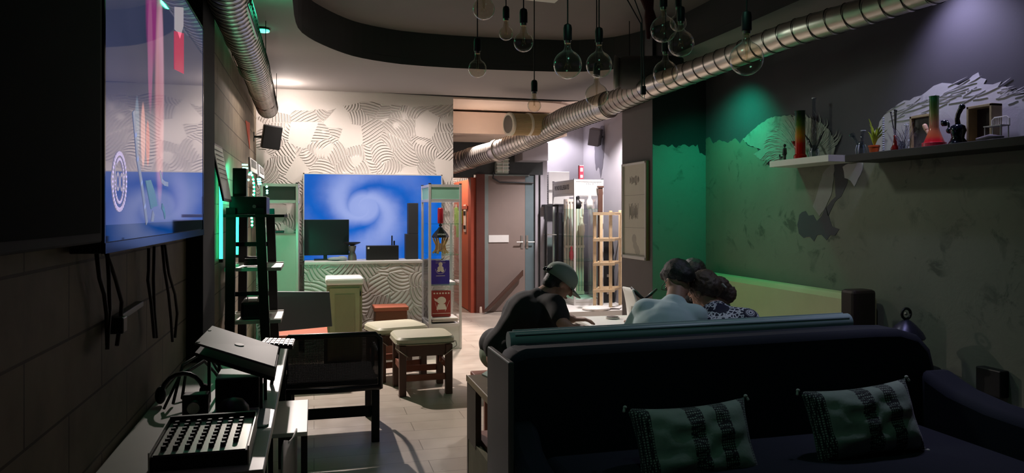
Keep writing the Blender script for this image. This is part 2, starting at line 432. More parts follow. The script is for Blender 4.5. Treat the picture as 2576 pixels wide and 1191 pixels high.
def lowmb():
    pts = []
    for i, (x, y) in enumerate(low):
        pts.append(P(x, max(y, 0), X=XR) if x < 3300 else V((XR, 1.2, 2.0 if y < 400 else 0.01)))
    pts[-2] = V((XR, 3.2, .01)); pts[-1] = V((XR, 6.135, .01))
    return pts
pts = jag(lowmb(), .006, seed=3, step=.025)
mb = MB(); mb.prism([p + V((-.0005, 0, 0)) for p in pts], (-.0035, 0, 0)); bmesh.ops.triangulate(mb.bm, faces=[f for f in mb.bm.faces if len(f.verts) > 4])
struct('plaster_coat', mb, plaster, wr)
bat = [(2011, 541), (2018, 534), (2027, 531), (2034, 543), (2046, 541), (2055, 557), (2066, 545), (2075, 524), (2079, 522), (2087, 549), (2094, 571), (2112, 577), (2101, 593), (2089, 592), (2080, 605), (2066, 590), (2056, 592), (2048, 608), (2038, 596), (2022, 599), (2010, 588), (2006, 565)]
struct('dark_patch', patch('bat', bat, XR - .004, None, .003, .002, .03, seed=2), darkwall, wr)
strip = [(2098, 398), (2150, 398), (2128, 418), (2136, 440), (2132, 462), (2116, 495), (2100, 510), (2084, 545), (2078, 522), (2092, 505), (2103, 495), (2101, 450), (2096, 420)]
struct('dark_patch', patch('strip', strip, XR - .004, None, .004, .002, .03, seed=4), darkwall, wr)
fanm = m_plaster('feathered_plaster', lin((128, 134, 124)), lin((168, 170, 162)), lin((90, 98, 92)), .04, 5)
fan_o = [(1868, 352), (1885, 336), (1905, 318), (1930, 300), (1955, 293), (1985, 290), (2015, 296), (2045, 300), (2070, 312), (2088, 330), (2098, 352), (2102, 372), (2098, 400), (2060, 404), (2000, 404), (1950, 408), (1915, 402), (1895, 388), (1915, 376), (1888, 368)]
struct('feather_coat', patch('fan', fan_o, XR - .0045, None, .007, .002, .018, seed=6), fanm, wr)
mb = MB(); random.seed(5); c0 = P(2010, 400, X=XR - .007)
for i in range(170):
    a = random.uniform(math.radians(8), math.radians(172)); rr = random.uniform(.5, .92)
    def ep(a, r): return c0 + V((0, -math.cos(a) * .0, 0)) + V((0, math.cos(a) * .50 * r, math.sin(a) * .36 * r))
    p0 = ep(a, rr - .22); p1 = ep(a - .10, rr); p2 = ep(a - .22, rr + .1)
    if a > 2.4: p2.z -= .01
    n1 = (p1 - p0).cross(V((1, 0, 0))).normalized() * random.uniform(.003, .006); o_ = V((-.002 * random.random(), 0, 0))
    mb.prism([p0 + o_, p1 - n1 + o_, p2 + o_, p1 + n1 + o_], (-.0015, 0, 0))
struct('feather_strokes', mb, fanm, wr)
# white wave above the long shelf
wave = [(2195, 392), (2200, 330), (2225, 290), (2260, 262), (2300, 245), (2330, 232), (2350, 216), (2390, 210), (2415, 215), (2430, 208), (2448, 190), (2462, 182), (2466, 195), (2482, 200), (2475, 212), (2520, 205), (2510, 220), (2545, 228), (2530, 240), (2576, 238), (2640, 250), (2700, 246), (2760, 300), (2760, 352), (2576, 372)]
struct('wave_coat', patch('wave', wave, XR - .0006, plasterL, .012, .003, .04, seed=8), plasterL, wr)
mb = MB(); random.seed(12)
for i in range(60):
    x = random.uniform(2225, 2640); t_ = (x - 2210) / 430
    ytop = 262 - 60 * min(1, t_ * 2.2) + 25 * max(0, t_ - .55); y = ytop + random.uniform(8, 60)
    p0 = P(x, y, X=XR - .004); p1 = P(x + random.uniform(25, 60), y - random.uniform(4, 26), X=XR - .004); nn = (p1 - p0).cross(V((1, 0, 0))).normalized() * .003
    mb.prism([p0, p0.lerp(p1, .5) - nn, p1, p0.lerp(p1, .5) + nn], (-.003, 0, 0))
struct('wave_strokes', mb, plasterL, wr)
struct('pale_patch', patch('pp', [(2120, 420), (2135, 412), (2172, 410), (2165, 440), (2150, 470), (2140, 455), (2125, 448)], XR - .005, plasterL, .006, .002, .03), plasterL, wr)
struct('pale_streak', patch('pp', [(2075, 430), (2100, 405), (2098, 450), (2092, 490), (2078, 520), (2062, 545), (2045, 520), (2060, 470)], XR - .005, plasterL, .006, .002, .03), mat('soft_grey_plaster', (150, 148, 146), .8, bump=.4, bs=20), wr)
# pillar: front face painted like the mural
wp = bpy.data.objects['wall_pillar']
mb = MB(); pts = [V((2.962, 6.139, 0.01)), V((3.498, 6.139, .01)), V((3.498, 6.139, 2.06))]
for i in range(26):
    x = 3.498 - i * (3.498 - 2.962) / 25; z_ = 2.10 + random.uniform(-.02, .02) - (.07 if x > 3.42 else 0); pts.append(V((x, 6.139, z_)))
mb.prism(pts, (0, -.003, 0)); struct('plaster_coat', mb, m_plaster('pillar_plaster', lin((112, 122, 116)), lin((138, 146, 136)), lin((76, 88, 80))), wp)
struct('dark_front_coat', MB().box(2.962, 3.498, 6.137, 6.139, 2.0, 3.1), mat('shaded_dark_paint', (40, 38, 42), .8), wp)  # dark paint, deepened further to imitate weaker light above the plaster
# paint drips on the back-room wall
wb = bpy.data.objects['wall_back_room_right']
X4 = 4.298
drip = [(1512, 318), (1520, 316), (1522, 340), (1520, 380), (1517, 410), (1511, 448), (1508, 425), (1504, 420), (1500, 430), (1497, 410), (1496, 360), (1500, 350)]
struct('paint_smear', patch('d', drip, X4, None, .01, .002, .04), mat('smear_grey', (92, 88, 96), .8), wb)

# ------------------------------------------------------------------ screens
def m_swirl():
    t = NT('screen_swirl_picture'); p = t.obj(); s = t.n('ShaderNodeSeparateXYZ', {0: p})
    x = t.math('SUBTRACT', s.outputs[0], -.12); z = t.math('MULTIPLY', t.math('SUBTRACT', s.outputs[2], .12), 1.1)
    r = t.math('SQRT', t.math('ADD', t.math('MULTIPLY', x, x), t.math('MULTIPLY', z, z)))
    a = t.math('ARCTAN2', z, x); lg = t.math('LOGARITHM', t.math('ADD', r, .02), 2.718)
    nz = t.noise(p, 5, 5).outputs[0]
    ph = t.math('ADD', t.math('ADD', t.math('MULTIPLY', a, 2.0), t.math('MULTIPLY', lg, 4.2)), t.math('MULTIPLY', nz, 1.6))
    sp = t.math('MULTIPLY_ADD', t.math('SINE', ph), .5, .5)
    fall = t.ramp(r, [(.0, 1), (.15, 1), (.35, .85), (.55, .45), (.85, 0)])
    core = t.ramp(r, [(.0, 1), (.15, .9), (.24, 0)])
    f = t.math('MAXIMUM', t.math('MULTIPLY', t.math('POWER', sp, .8), fall), core)
    c = t.mix(f, lin((8, 92, 196)), lin((128, 158, 222)))
    base = t.mix(t.noise(p, 2, 3).outputs[0], lin((0, 70, 165)), lin((12, 110, 215)))
    c2 = t.mix(f, base, lin((156, 172, 230)))
    t.b.inputs['Base Color'].default_value = (.01, .01, .012, 1); t.b.inputs['Roughness'].default_value = .12
    t.link(c2, t.b.inputs['Emission Color']); t.b.inputs['Emission Strength'].default_value = 1.0
    return t.m
tv = thing('television', 'large white-framed television on the embossed far wall showing a blue cloud swirl', 'television', (.667, 8.6, 1.43))
mb = MB(); x0, x1, z0, z1, y0, y1 = -.117, 1.451, .94, 1.935, 8.57, 8.649; b = .012
for q in ((x0, x1, z1 - b, z1), (x0, x1, z0, z0 + b), (x0, x0 + b, z0, z1), (x1 - b, x1, z0, z1)): mb.box(q[0], q[1], y0, y1, q[2], q[3])
obj('bezel', mb, alu, tv)
o = obj('screen', MB().box(x0 + b, x1 - b, y0 + .008, y1, z0 + b, z1 - b), m_swirl(), tv)

def m_video():
    """blurry stage video on the near screen; y along the room, z up"""
    t = NT('screen_stage_video'); p = t.pos(); s = t.n('ShaderNodeSeparateXYZ', {0: p}); y, z = s.outputs[1], s.outputs[2]
    nz = t.noise(p, 2.2, 2).outputs[0]
    top = t.mix(nz, lin((52, 62, 92)), lin((80, 84, 116)))
    bot = t.mix(nz, lin((56, 72, 122)), lin((96, 96, 140)))
    f = t.ramp(z, [(0, 0), (1, 1)])
    zz = t.math('SUBTRACT', z, 1.3)
    c = t.mix(t.ramp(zz, [(.3, 0), (.7, 1)]), bot, top)
    def blob(cy, cz, ry, rz, col, c, pw=1.0, k=1.0):
        a = t.math('POWER', t.math('ABSOLUTE', t.math('DIVIDE', t.math('SUBTRACT', y, cy), ry)), 2); b_ = t.math('POWER', t.math('ABSOLUTE', t.math('DIVIDE', t.math('SUBTRACT', z, cz), rz)), 2)
        q = t.math('SUBTRACT', 1, t.math('ADD', a, b_)); q = t.n('ShaderNodeClamp', {0: t.math('MULTIPLY', q, pw)}).outputs[0]
        return t.mix(t.math('MULTIPLY', q, k), c, col)
    for px, py, rx, rz, col, pw, k in VBL:
        q = P(px, py, X=-.53); q2 = P(px + rx, py, X=-.53)
        c = blob(q.y, q.z, abs(q2.y - q.y), rz, lin(col), c, pw, k)
    lb = t.math('GREATER_THAN', z, VZB)
    c = t.mix(lb, (0.0, 0.001, 0.004), c)
    t.b.inputs['Base Color'].default_value = (.006, .006, .008, 1); t.b.inputs['Roughness'].default_value = .03; t.b.inputs['IOR'].default_value = 1.7
    t.link(c, t.b.inputs['Emission Color']); t.b.inputs['Emission Strength'].default_value = .55
    return t.m
VZB = P(390, 560, X=-.53).z
VBL = [(382, 30, 16, .22, (190, 60, 150), 1.5, .7), (378, 130, 7, .22, (190, 110, 160), 2, .8), (402, 230, 12, .42, (235, 170, 190), 1.6, .9), (405, 130, 6, .2, (225, 170, 200), 2, .8),
       (400, 300, 14, .3, (180, 100, 120), 1, .6), (360, 340, 6, .11, (240, 170, 170), 3, .9),
       (372, 360, 5, .08, (230, 110, 110), 3, .8), (345, 320, 6, .1, (130, 160, 190), 3, .7), (450, 490, 26, .12, (110, 105, 160), 1, .6)]
tl = thing('television', 'huge glossy black-edged television on the left wall playing a stage video', 'television', (-.575, 3.04, 1.37))
Y0, Y1, Z0, Z1 = 2.14, 3.93, 1.375, 2.40
obj('housing', MB().box(-.612, -.537, Y0, Y1, Z0, Z1), black, tl, bevel=.004)
obj('screen', MB().box(-.5369, -.530, Y0 + .012, Y1 - .012, Z0 + .03, Z1 - .012), m_video(), tl)
obj('bezel', MB().box(-.5369, -.526, Y0, Y1, Z0, Z0 + .028).box(-.5369, -.528, Y0, Y1, Z1 - .01, Z1).box(-.5369, -.528, Y0, Y0 + .01, Z0, Z1).box(-.5369, -.528, Y1 - .01, Y1, Z0, Z1), mat('gloss_black', (18, 18, 20), .12, var=0), tl)
# figures in the video: lit strokes on the picture (sheet, pole, robe, club emblem)
vid = mat('video_highlight', (150, 160, 190), .3, var=0, emit=.55)
vidp = mat('video_cyan_sheet', (100, 150, 175), .3, var=0, emit=.5)
emb = mat('video_emblem', (200, 190, 215), .3, var=0, emit=.5)
vr = mat('video_red_block', (225, 70, 110), .3, var=0, emit=.5)
for nm_, q_, m_ in (('video_figure', [(438, 78), (462, 84), (462, 186), (438, 174)], vr), ('video_figure', [(439, 17), (461, 19), (461, 66), (452, 98), (446, 80), (439, 74)], mat('video_white_block', (205, 195, 205), .3, var=0, emit=.5))):
    mb = MB(); mb.prism([P(x, y, X=-.5297) for x, y in q_], (.001, 0, 0)); obj(nm_, mb, m_, tl)
def strok(pxs, wpx, m, name, closed=False):
    pts = [P(x, y, X=-.5297) for x, y in pxs]; mb = MB()
    n = len(pts)
    for i in range(n if closed else n - 1):
        a, b_ = pts[i], pts[(i + 1) % n]; d = (b_ - a).normalized(); nn = d.cross(V((1, 0, 0))) * wpx
        e = d * wpx * .5
        mb.prism([a - nn - e, b_ - nn + e, b_ + nn + e, a + nn - e], (.0012, 0, 0))
    return obj(name, mb, m, tl)
o = strok([(336, 285), (341, 340), (346, 400), (356, 460), (364, 520), (369, 558)], .012, vid, 'video_figure')
mb = MB(); mb.prism([P(x, y, X=-.5297) for x, y in [(366, 455), (379, 453), (388, 480), (396, 518), (384, 522), (380, 527)]], (.001, 0, 0)); obj('video_figure', mb, vidp, tl)
strok([(403, 435), (407, 455), (414, 462), (422, 464)], .008, vid, 'video_figure')
strok([(408, 520), (412, 528), (415, 545)], .01, vidp, 'video_figure')
mb = MB(); mb.prism([P(x, y, X=-.5297) for x, y in [(380, 558), (384, 530), (388, 540), (386, 558)]], (.001, 0, 0)); obj('video_figure', mb, vid, tl)
strok([(300 + 17.5 * math.cos(a * PI / 18), 457 + 71 * math.sin(a * PI / 18)) for a in range(36)], .006, emb, 'video_emblem', True)
strok([(300 + 11 * math.cos(a * PI / 18), 455 + 55 * math.sin(a * PI / 18)) for a in range(-13, 20)], .004, emb, 'video_emblem')
q0 = P(300, 470, X=-.5297); 
mt = text_mb('dlooo', frameM(q0 + V((0, 0, -.012)), (0, 1, 0), (0, 0, 1)) @ Matrix.Diagonal((.66, 1.0, 1, 1)), .115, .0006); obj('video_emblem', mt, emb, tl)
# switched-off screen nearer on the same wall
t2 = thing('television', 'switched-off black screen on the left wall at the photo edge', 'television', (-.575, 1.55, 1.41))
obj('housing', MB().box(-.612, -.53, .75, 2.125, 1.405, 2.30), blackmatte, t2, bevel=.006)
obj('screen', MB().box(-.53, -.528, .77, 2.10, 1.43, 2.28), mat('dead_screen', (6, 5, 8), .9, var=0, spec=.1), t2)

# ------------------------------------------------------------------ ducts
def duct(name, label, pts, radii, ridge=.07, group=None, n=40):
    """spiral duct: swept tube with raised ribs, seams and collars"""
    t = thing(name, label, 'duct', pts[0], group=group)
    P_ = [V(p) for p in pts]; seg = []; L = 0
    for i in range(len(P_) - 1):
        l = (P_[i + 1] - P_[i]).length; seg.append((L, l)); L += l
    def at(s):
        for i, (s0, l) in enumerate(seg):
            if s <= s0 + l + 1e-6:
                f = min(1, max(0, (s - s0) / l)); return P_[i].lerp(P_[i + 1], f), radii[i] * (1 - f) + radii[i + 1] * f
        return P_[-1], radii[-1]
    c = []; rr = []; s = 0; k = 0
    while s < L:
        for ds, e in ((0, 0), (.004, .0035), (.009, .0035), (.013, 0), (ridge - .012, 0)):
            if s + ds <= L:
                p, r = at(s + ds); c.append(p); rr.append(r + e)
        s += ridge
    mb = MB(); mb.tube(c, rr, n, cap=True); obj('pipe', mb, steel, t, smooth='auto')
    pts = []; kk = int(L / ridge * 20)
    for i in range(kk + 1):
        p, r = at(L * i / kk); q, _ = at(min(L, L * i / kk + .01)); q0, _ = at(max(0, L * i / kk - .01)); t_ = (q - q0).normalized()
        x = t_.cross(V((0, 0, 1))).normalized(); y = t_.cross(x); a = 2 * PI * i / 20
        pts.append(p + (x * math.cos(a) + y * math.sin(a)) * (r + .0035))
    obj('seam', MB().tube(pts, .0024, 4), seam, t)
    return t
dl = duct('ventilation_duct', 'round spiral steel duct along the left wall under the ceiling', [P(560, -100, Z=2.6), P(576, 0, Z=2.6), P(640, 165, Z=2.6), P(673, 272, Z=2.6)], [.105] * 4, .085)
mb = MB()
for f in (.2, .45, .7):
    a = V(P(576, 0, Z=2.6)).lerp(P(673, 272, Z=2.6), f); d = (V(P(673, 272, Z=2.6)) - P(576, 0, Z=2.6)).normalized(); mb.tube([a, a + d * .03], [.111, .111], 36)
obj('collar', mb, steel, dl, smooth='auto')
a = P(612, 25, Z=2.62) + V((.09, 0, 0)); 
mb = MB(); c0 = V((-.335, 4.0, 2.6))
mb.box(-.362, -.33, 3.95, 4.75, 2.54, 2.66); obj('grille_frame', mb, steel, dl, bevel=.004)
mb = MB()
for i in range(5): mb.box(-.329, -.325, 3.98, 4.72, 2.552 + i * .021, 2.562 + i * .021)
obj('grille', mb, seam, dl)
mb = MB(); d = (V(P(673, 272, Z=2.6)) - P(576, 0, Z=2.6)).normalized(); mb.tube([P(673, 272, Z=2.6) + d * .001, P(673, 272, Z=2.6) + d * .02], [.108, .108], 36); obj('end_cap', mb, seam, dl)
# hangers
for f in (.35, .85):
    a = V(P(576, 0, Z=2.6)).lerp(P(673, 272, Z=2.6), f); mb = MB(); mb.tube([a + V((-.112, 0, .26)), a + V((-.113, 0, 0)), a + V((-.08, 0, -.08)), a + V((0, 0, -.112)), a + V((.08, 0, -.08)), a + V((.113, 0, 0)), a + V((.112, 0, .26))], .003, 6)
    obj('hanger_wire', mb, seam, dl)

A = [P(1080, 432, d=10.3), P(1185, 398, d=9.95), P(1250, 380, d=9.3), P(1340, 345, d=8.8), P(1420, 302, d=8.2), P(1535, 262, d=7.45)]
dr = duct('ventilation_duct', 'wide steel spiral duct rising from the corridor past the beige filter', A, [.135, .135, .125, .125, .135, .13], .055)
B = [P(1535, 262, d=7.45), P(1640, 218, d=6.3), P(1760, 175, d=5.7), P(2000, 82, d=4.75), P(2200, 22, d=4.2), P(2420, -50, d=3.7)]
B = [P(1537, 261, d=7.42)] + B[1:]
dr2 = duct('ventilation_duct', 'slimmer steel duct running above the right wall and its shelves', B, [.115, .098, .088, .083, .078, .075], .13)
mb = MB(); a, b_ = V(A[-2]), V(A[-1]); d = (b_ - a).normalized(); mb.tube([b_ - d * .1, b_ - d * .02], [.139, .139], 36); obj('collar', mb, steel, dr, smooth='auto')
for k in (1, 2):
    p = V(A[k]); d = (V(A[k + 1]) - p).normalized(); obj('collar', MB().tube([p, p + d * .05], [.143, .14], 36), steel, dr, smooth='auto')
# carbon filter
fl = thing('air_filter', 'beige pleated round air filter hanging beside the wide steel duct', 'air filter', P(1320, 314, d=8.35))
a, b_ = P(1282, 313, d=8.3), P(1378, 314, d=8.55); d = (b_ - a).normalized(); r = .125
fil = mat('beige_filter_fabric', (214, 188, 148), .8)
mb = MB(); n = 120; rs = []
x = d.cross(V((0, 0, 1))).normalized(); y = d.cross(x)
for f in (.04, .96):
    rs.append([a.lerp(b_, f) + (x * math.cos(2 * PI * j / n) + y * math.sin(2 * PI * j / n)) * (r - (.006 if j % 2 else 0)) for j in range(n)])
mb.rings(rs); obj('pleats', mb, fil, fl)
for f in (0, .47, .97):
    p = a.lerp(b_, f); obj('ring', MB().tube([p - d * .02, p - d * .012, p + d * .012, p + d * .02], [r * .97, r * 1.05, r * 1.05, r * .97], 36), mat('cream_plastic', (236, 222, 200), .5), fl, smooth='auto')
p = a - d * .0205; obj('inlet', MB().tube([p - d * .003, p - d * .001], [r * .8, r * .8], 32), mat('filter_inlet_metal', (120, 112, 104), .25, .9), fl)
p0, p1 = b_ + d * .011, P(1412, 305, d=8.3); obj('connector', MB().tube([p0, p0.lerp(p1, .5), p1], [.11, .112, .115], 32), steel, fl, smooth='auto')
# large round air handling box hanging from ceiling
ac = thing('fan_box', 'large dark cylindrical fan housing under the ceiling, behind the bulbs', 'fan housing', P(1660, 185, d=6.9))
a, b_ = P(1560, 183, d=6.5), P(1718, 183, d=6.4); d = (b_ - a).normalized()
fan = mat('fan_housing_grey', (64, 60, 60), .5)
obj('drum', MB().tube([a, a + d * .02, b_ - d * .03, b_], [.12, .145, .145, .12], 40), fan, ac, smooth='auto')
obj('intake_ring', MB().tube([a - d * .05, a - d * .001], [.15, .12], 36, cap=False), mat('fan_ring_grey', (120, 116, 112), .4, .4), ac, smooth='auto', solid=.006)
obj('intake', MB().tube([a - d * .012, a - d * .008], [.09, .09], 30), blackmatte, ac)
mb = MB()
for f in (.15, .85):
    p = a.lerp(b_, f); mb.cyl(p + V((0, 0, .14)), V((p.x, p.y, 3.17)), .004, n=6)
obj('hanger_rod', mb, seam, ac)

# ------------------------------------------------------------------ hanging bulbs
socketM = mat('bulb_socket_black', (26, 24, 26), .5); fil_m = mat('filament', (200, 170, 110), .3, .8, var=0); brass = mat('bulb_cap_metal', (170, 165, 150), .3, 1)
def bulb(px, py, rpx, R, label, cy=None):
    d = R * 1860 / rpx; c = P(px, py, d=d)
    t = thing('pendant_bulb', label, 'light bulb', c, world=False, group='clear globe bulbs hanging in a cluster')
    prof = []
    for i in range(15):
        a = -PI / 2 + PI * .86 * i / 14; prof.append((R * math.cos(a), R * math.sin(a)))
    r_, z_ = prof[-1]; prof += [(.0165, R + .004), (.0135, R + .016), (.0135, R + .034)]
    gl = obj('globe', MB().lathe(prof, n=28, cap=(False, False)), glassB, t, smooth=True)
    obj('screw_cap', MB().lathe([(.0138, R + .03), (.0145, R + .034), (.0145, R + .045)], n=18), brass, t, smooth='auto')
    h = .058 + R * .15
    obj('socket', MB().lathe([(.018, R + .043), (.019, R + .045), (.019, R + .043 + h * .8), (.016, R + .043 + h), (.005, R + .05 + h)], n=20), socketM, t, smooth='auto')
    obj('cord', MB().cyl((0, 0, R + .045 + h), (0, 0, 3.18 - c.z), .0032, n=6), cord, t)
    obj('stem', MB().tube([(0, 0, R + .03), (0, 0, R * .35), (0, 0, 0)], [.009, .005, .0035], 8), glassB, gl, smooth=True)
    pts = [(R * .25 * math.sin(k * PI), R * .2 * math.cos(k * 2), -R * .2 + .35 * R * (k % 2)) for k in range(6)]
    obj('filament', MB().tube([(-.008, 0, 0), (-R * .25, 0, -R * .25), (-R * .1, .004, R * .15), (0, 0, -R * .3), (R * .1, -.004, R * .15), (R * .25, 0, -R * .25), (.008, 0, 0)], .0005, 5), fil_m, gl)
    return t
bulb(1217, 22, 28, .0475, 'globe bulb at the top left of the cluster, its socket above the photo edge')
bulb(1273, 84, 18, .04, 'small globe bulb high on the left, short cord, between two larger ones')
bulb(1317, 106, 25, .0475, 'medium globe bulb hanging just left of the long single low cord')
bulb(1201, 173, 23, .0475, 'leftmost low globe bulb hanging in front of the pale ceiling edge')
bulb(1428, 163, 36, .0625, 'large clear globe bulb hanging alone in the middle of the cluster')
bulb(1507, 163, 33, .0625, 'large amber-toned globe bulb right of the middle one, three cords above')
bulb(1501, 240, 29, .0625, 'globe bulb hanging directly below the amber one, in front of the steel duct')
bulb(1344, 266, 17, .04, 'lowest and smallest globe bulb, on the longest cord over the beige filter')
bulb(1669, 74, 33, .0625, 'large globe bulb at top right beside the dark red cloth')
bulb(1706, 58, 21, .0475, 'small globe bulb half hidden behind the large top right one')
bulb(1713, 110, 33, .0625, 'globe bulb overlapping the lower right of the large top right one')
bulb(1674, 183, 31, .0625, 'globe bulb lowest on the right, in front of the dark fan housing')
bulb(1878, 148, 42, .0625, 'faint large globe bulb far right in front of the steel duct and green wall')
t = thing('hanging_plug', 'black two-pin plug dangling on a doubled cord right of the bulbs', 'plug', P(1618, 230, d=3.6))
c = P(1618, 228, d=3.6); obj('body', MB().box(c.x - .012, c.x + .012, c.y - .009, c.y + .009, c.z - .02, c.z + .022), black, t, bevel=.003)
obj('pin', MB().cyl(c + V((-.006, 0, -.04)), c + V((-.006, 0, -.02)), .002, n=6).cyl(c + V((.006, 0, -.04)), c + V((.006, 0, -.02)), .002, n=6), steel, t)
p1 = P(1612, 60, d=3.6); p2 = P(1556, -40, d=3.5); p3 = P(1575, -60, d=3.6)
obj('cord', MB().tube([c + V((-.007, 0, .02)), p1, p2], .003, 6).tube([c + V((.007, 0, .02)), p1 + V((.006, 0, .0)), p1 + V((.006, 0, .02)), p3], .003, 6), cord, t)
t = tag(obj('hanging_cloth', MB().tube([P(1632, -60, d=3.7), P(1628, 0, d=3.7), P(1633, 25, d=3.7), P(1636, 45, d=3.7), P(1634, 70, d=3.7), P(1631, 98, d=3.7)], [.03, .034, .022, .03, .02, .008], 10), mat('dark_red_cloth', (84, 20, 22), .9, bump=.4), smooth=True), 'dark red twisted cloth hanging among the bulbs at the top right', 'cloth')
tag(obj('ceiling_panel', MB().prism([P(1262, -6, Z=3.12), P(1300, -30, Z=3.12), P(1440, -30, Z=3.12), P(1395, 8, Z=3.12)], (0, 0, .02)), whitep), 'white plate fixed to the ceiling recess above the bulbs', 'ceiling plate')
# long black cable along the far ceiling joint
mb = MB(); pts = [P(x, y, Y=8.6) for x, y in [(740, 217), (800, 222), (900, 228), (1000, 234), (1100, 240), (1200, 246), (1300, 250), (1420, 254), (1500, 252)]]
tag(obj('ceiling_cable', mb.tube([p + V((0, -.012, 0)) for p in pts], .012, 6), cord), 'long black cable running along the joint between ceiling and embossed wall', 'cable')
# green ceiling lamp
t = thing('ceiling_lamp', 'small green glowing lamp under the ceiling beside the left duct', 'lamp', P(660, 80, Z=2.84))
c = P(662, 81, Z=2.84); obj('light_disc', MB().lathe([(.02, 0), (.045, .004), (.045, .012), (.02, .014)], c), mat('green_glow', (60, 255, 190), .4, var=0, emit=7), t, smooth=True)
obj('housing', MB().lathe([(.05, .015), (.05, .024), (.02, .03)], c), black, t, smooth='auto')
obj('cable', MB().tube([c + V((-.045, 0, .02)), c + V((-.08, 0, .03)), c + V((-.09, -.02, -.03)), c + V((-.12, 0, .0))], .003, 6), cord, t)

# ------------------------------------------------------------------ display cabinets
def cabinet(label, x0, x1, y0, y1, zb, zt, shelves, head=.16, headmat=None, base=.28, posts=alu):
    t = thing('display_cabinet', label, 'display cabinet', ((x0 + x1) / 2, (y0 + y1) / 2, zb)); w_ = .028
    for a, b_ in ((x0, y0), (x1 - w_, y0), (x0, y1 - w_), (x1 - w_, y1 - w_)):
        obj('post', MB().box(a, a + w_, b_, b_ + w_, zb, zt), posts, t, bevel=.004)
    for z in (zt - .03, zt - head - .03, zb + base - .03, zb + .001):
        a_, b_, c_, d_ = x0 + .003, x1 - .003, y0 + .003, y1 - .003; k_ = w_ - .006
        obj('rail', MB().box(a_, b_, c_, c_ + k_, z, z + .029).box(a_, b_, d_ - k_, d_, z, z + .029).box(a_, a_ + k_, c_, d_, z, z + .029).box(b_ - k_, b_, c_, d_, z, z + .029), posts, t)
    hm = headmat or whitep
    t['_hp'] = obj('header_panel', MB().box(x0 + w_, x1 - w_, y0 + .01, y0 + .016, zt - head, zt - .03).box(x0 + .01, x0 + .016, y0 + w_, y1 - w_, zt - head, zt - .03).box(x1 - .016, x1 - .01, y0 + w_, y1 - w_, zt - head, zt - .03), hm, t)
    obj('top_panel', MB().box(x0 + w_, x1 - w_, y0 + w_, y1 - w_, zt - .02, zt - .01), glassT, t)
    obj('base_panel', MB().box(x0 + w_, x1 - w_, y0 + .01, y0 + .016, zb + .03, zb + base - .03).box(x0 + .01, x0 + .016, y0 + w_, y1 - w_, zb + .03, zb + base - .03).box(x1 - .016, x1 - .01, y0 + w_, y1 - w_, zb + .03, zb + base - .03).box(x0 + w_, x1 - w_, y0 + w_, y1 - w_, zb + base - .02, zb + base - .008), whitep, t)
    for z in shelves: obj('shelf', MB().box(x0 + .02, x1 - .02, y0 + .03, y1 - .02, z - .006, z), glassm('green_edge_glass', (220, 240, 232)), t)
    obj('glass_pane', MB().box(x0 + .012, x0 + .015, y0 + w_, y1 - w_, zb + base, zt - head - .03).box(x1 - .015, x1 - .012, y0 + w_, y1 - w_, zb + base, zt - head - .03), glassT, t)
    mb = MB()
    for a, b_ in ((x0, y0), (x1 - w_, y0), (x0, y1 - w_), (x1 - w_, y1 - w_)): mb.box(a - .001, a + w_ + .001, b_ - .001, b_ + w_ + .001, zt + .0005, zt + .012)
    obj('corner_cap', mb, black, t, bevel=.004)
    return t
greenh = mat('green_header', (150, 205, 180), .5, var=.04)
CA = (1.2, 1.565, 7.97, 8.56)
cabinet('narrow white-framed glass cabinet with green header before the embossed wall', *CA, 0, 1.80, [1.37, 1.03, .70], headmat=greenh)
# its things
ya = 8.12
def shelfz(py, y=ya): return P(1110, py, Y=y).z
c = P(1108, 575, Y=ya); c.z = 1.3705
t = thing('drink_can', 'tall red can on the top shelf of the green-headed cabinet', 'can', c, world=False)
redm = mat('red_paint_metal', (200, 40, 56), .35, .2, var=.05)
obj('body', MB().lathe([(.026, 0), (.032, .008), (.032, .165), (.027, .172)], n=24), redm, t, smooth='auto'); obj('lid', MB().lathe([(.027, .1725), (.028, .177), (.02, .177)], n=24), steel, t, smooth='auto')
# lantern
gold = mat('brushed_gold', (214, 180, 128), .3, .7, var=.1)
c = P(1108, 648, Y=ya); c.z = 1.0305
t = thing('lantern', 'gold-legged lantern with black pagoda roof inside the glass cabinet', 'lantern', c, world=False)
obj('roof', MB().lathe([(.02, .3), (.035, .275), (.06, .25), (.088, .215), (.098, .19), (.09, .185)], n=6), black, t, smooth='auto')
obj('finial', MB().lathe([(.006, .301), (.018, .312), (.02, .325), (.008, .337), (.012, .347), (.002, .36)], n=14), black, t, smooth=True)
mb = MB()
for k in range(6):
    a = k * PI / 3; u = V((math.cos(a), math.sin(a), 0)); mb.tube([u * .082 + V((0, 0, .185)), u * .07 + V((0, 0, .15)), u * .045 + V((0, 0, .10)), u * .055 + V((0, 0, .05)), u * .085 + V((0, 0, .012))], [.009, .011, .012, .010, .012], 8)
obj('leg', mb, gold, t, smooth=True); obj('tray', MB().lathe([(.05, .03), (.06, .035), (.06, .045), (.03, .05)], n=12), gold, t, smooth='auto'); obj('candle', MB().lathe([(.025, .051), (.025, .12)], n=16), creamM, t)
mt = text_mb('KITCHEN', frameM((0, -.088, .215), (1, 0, 0), (0, .35, .94)), .022, .0008); obj('lettering', mt, whitep, t)
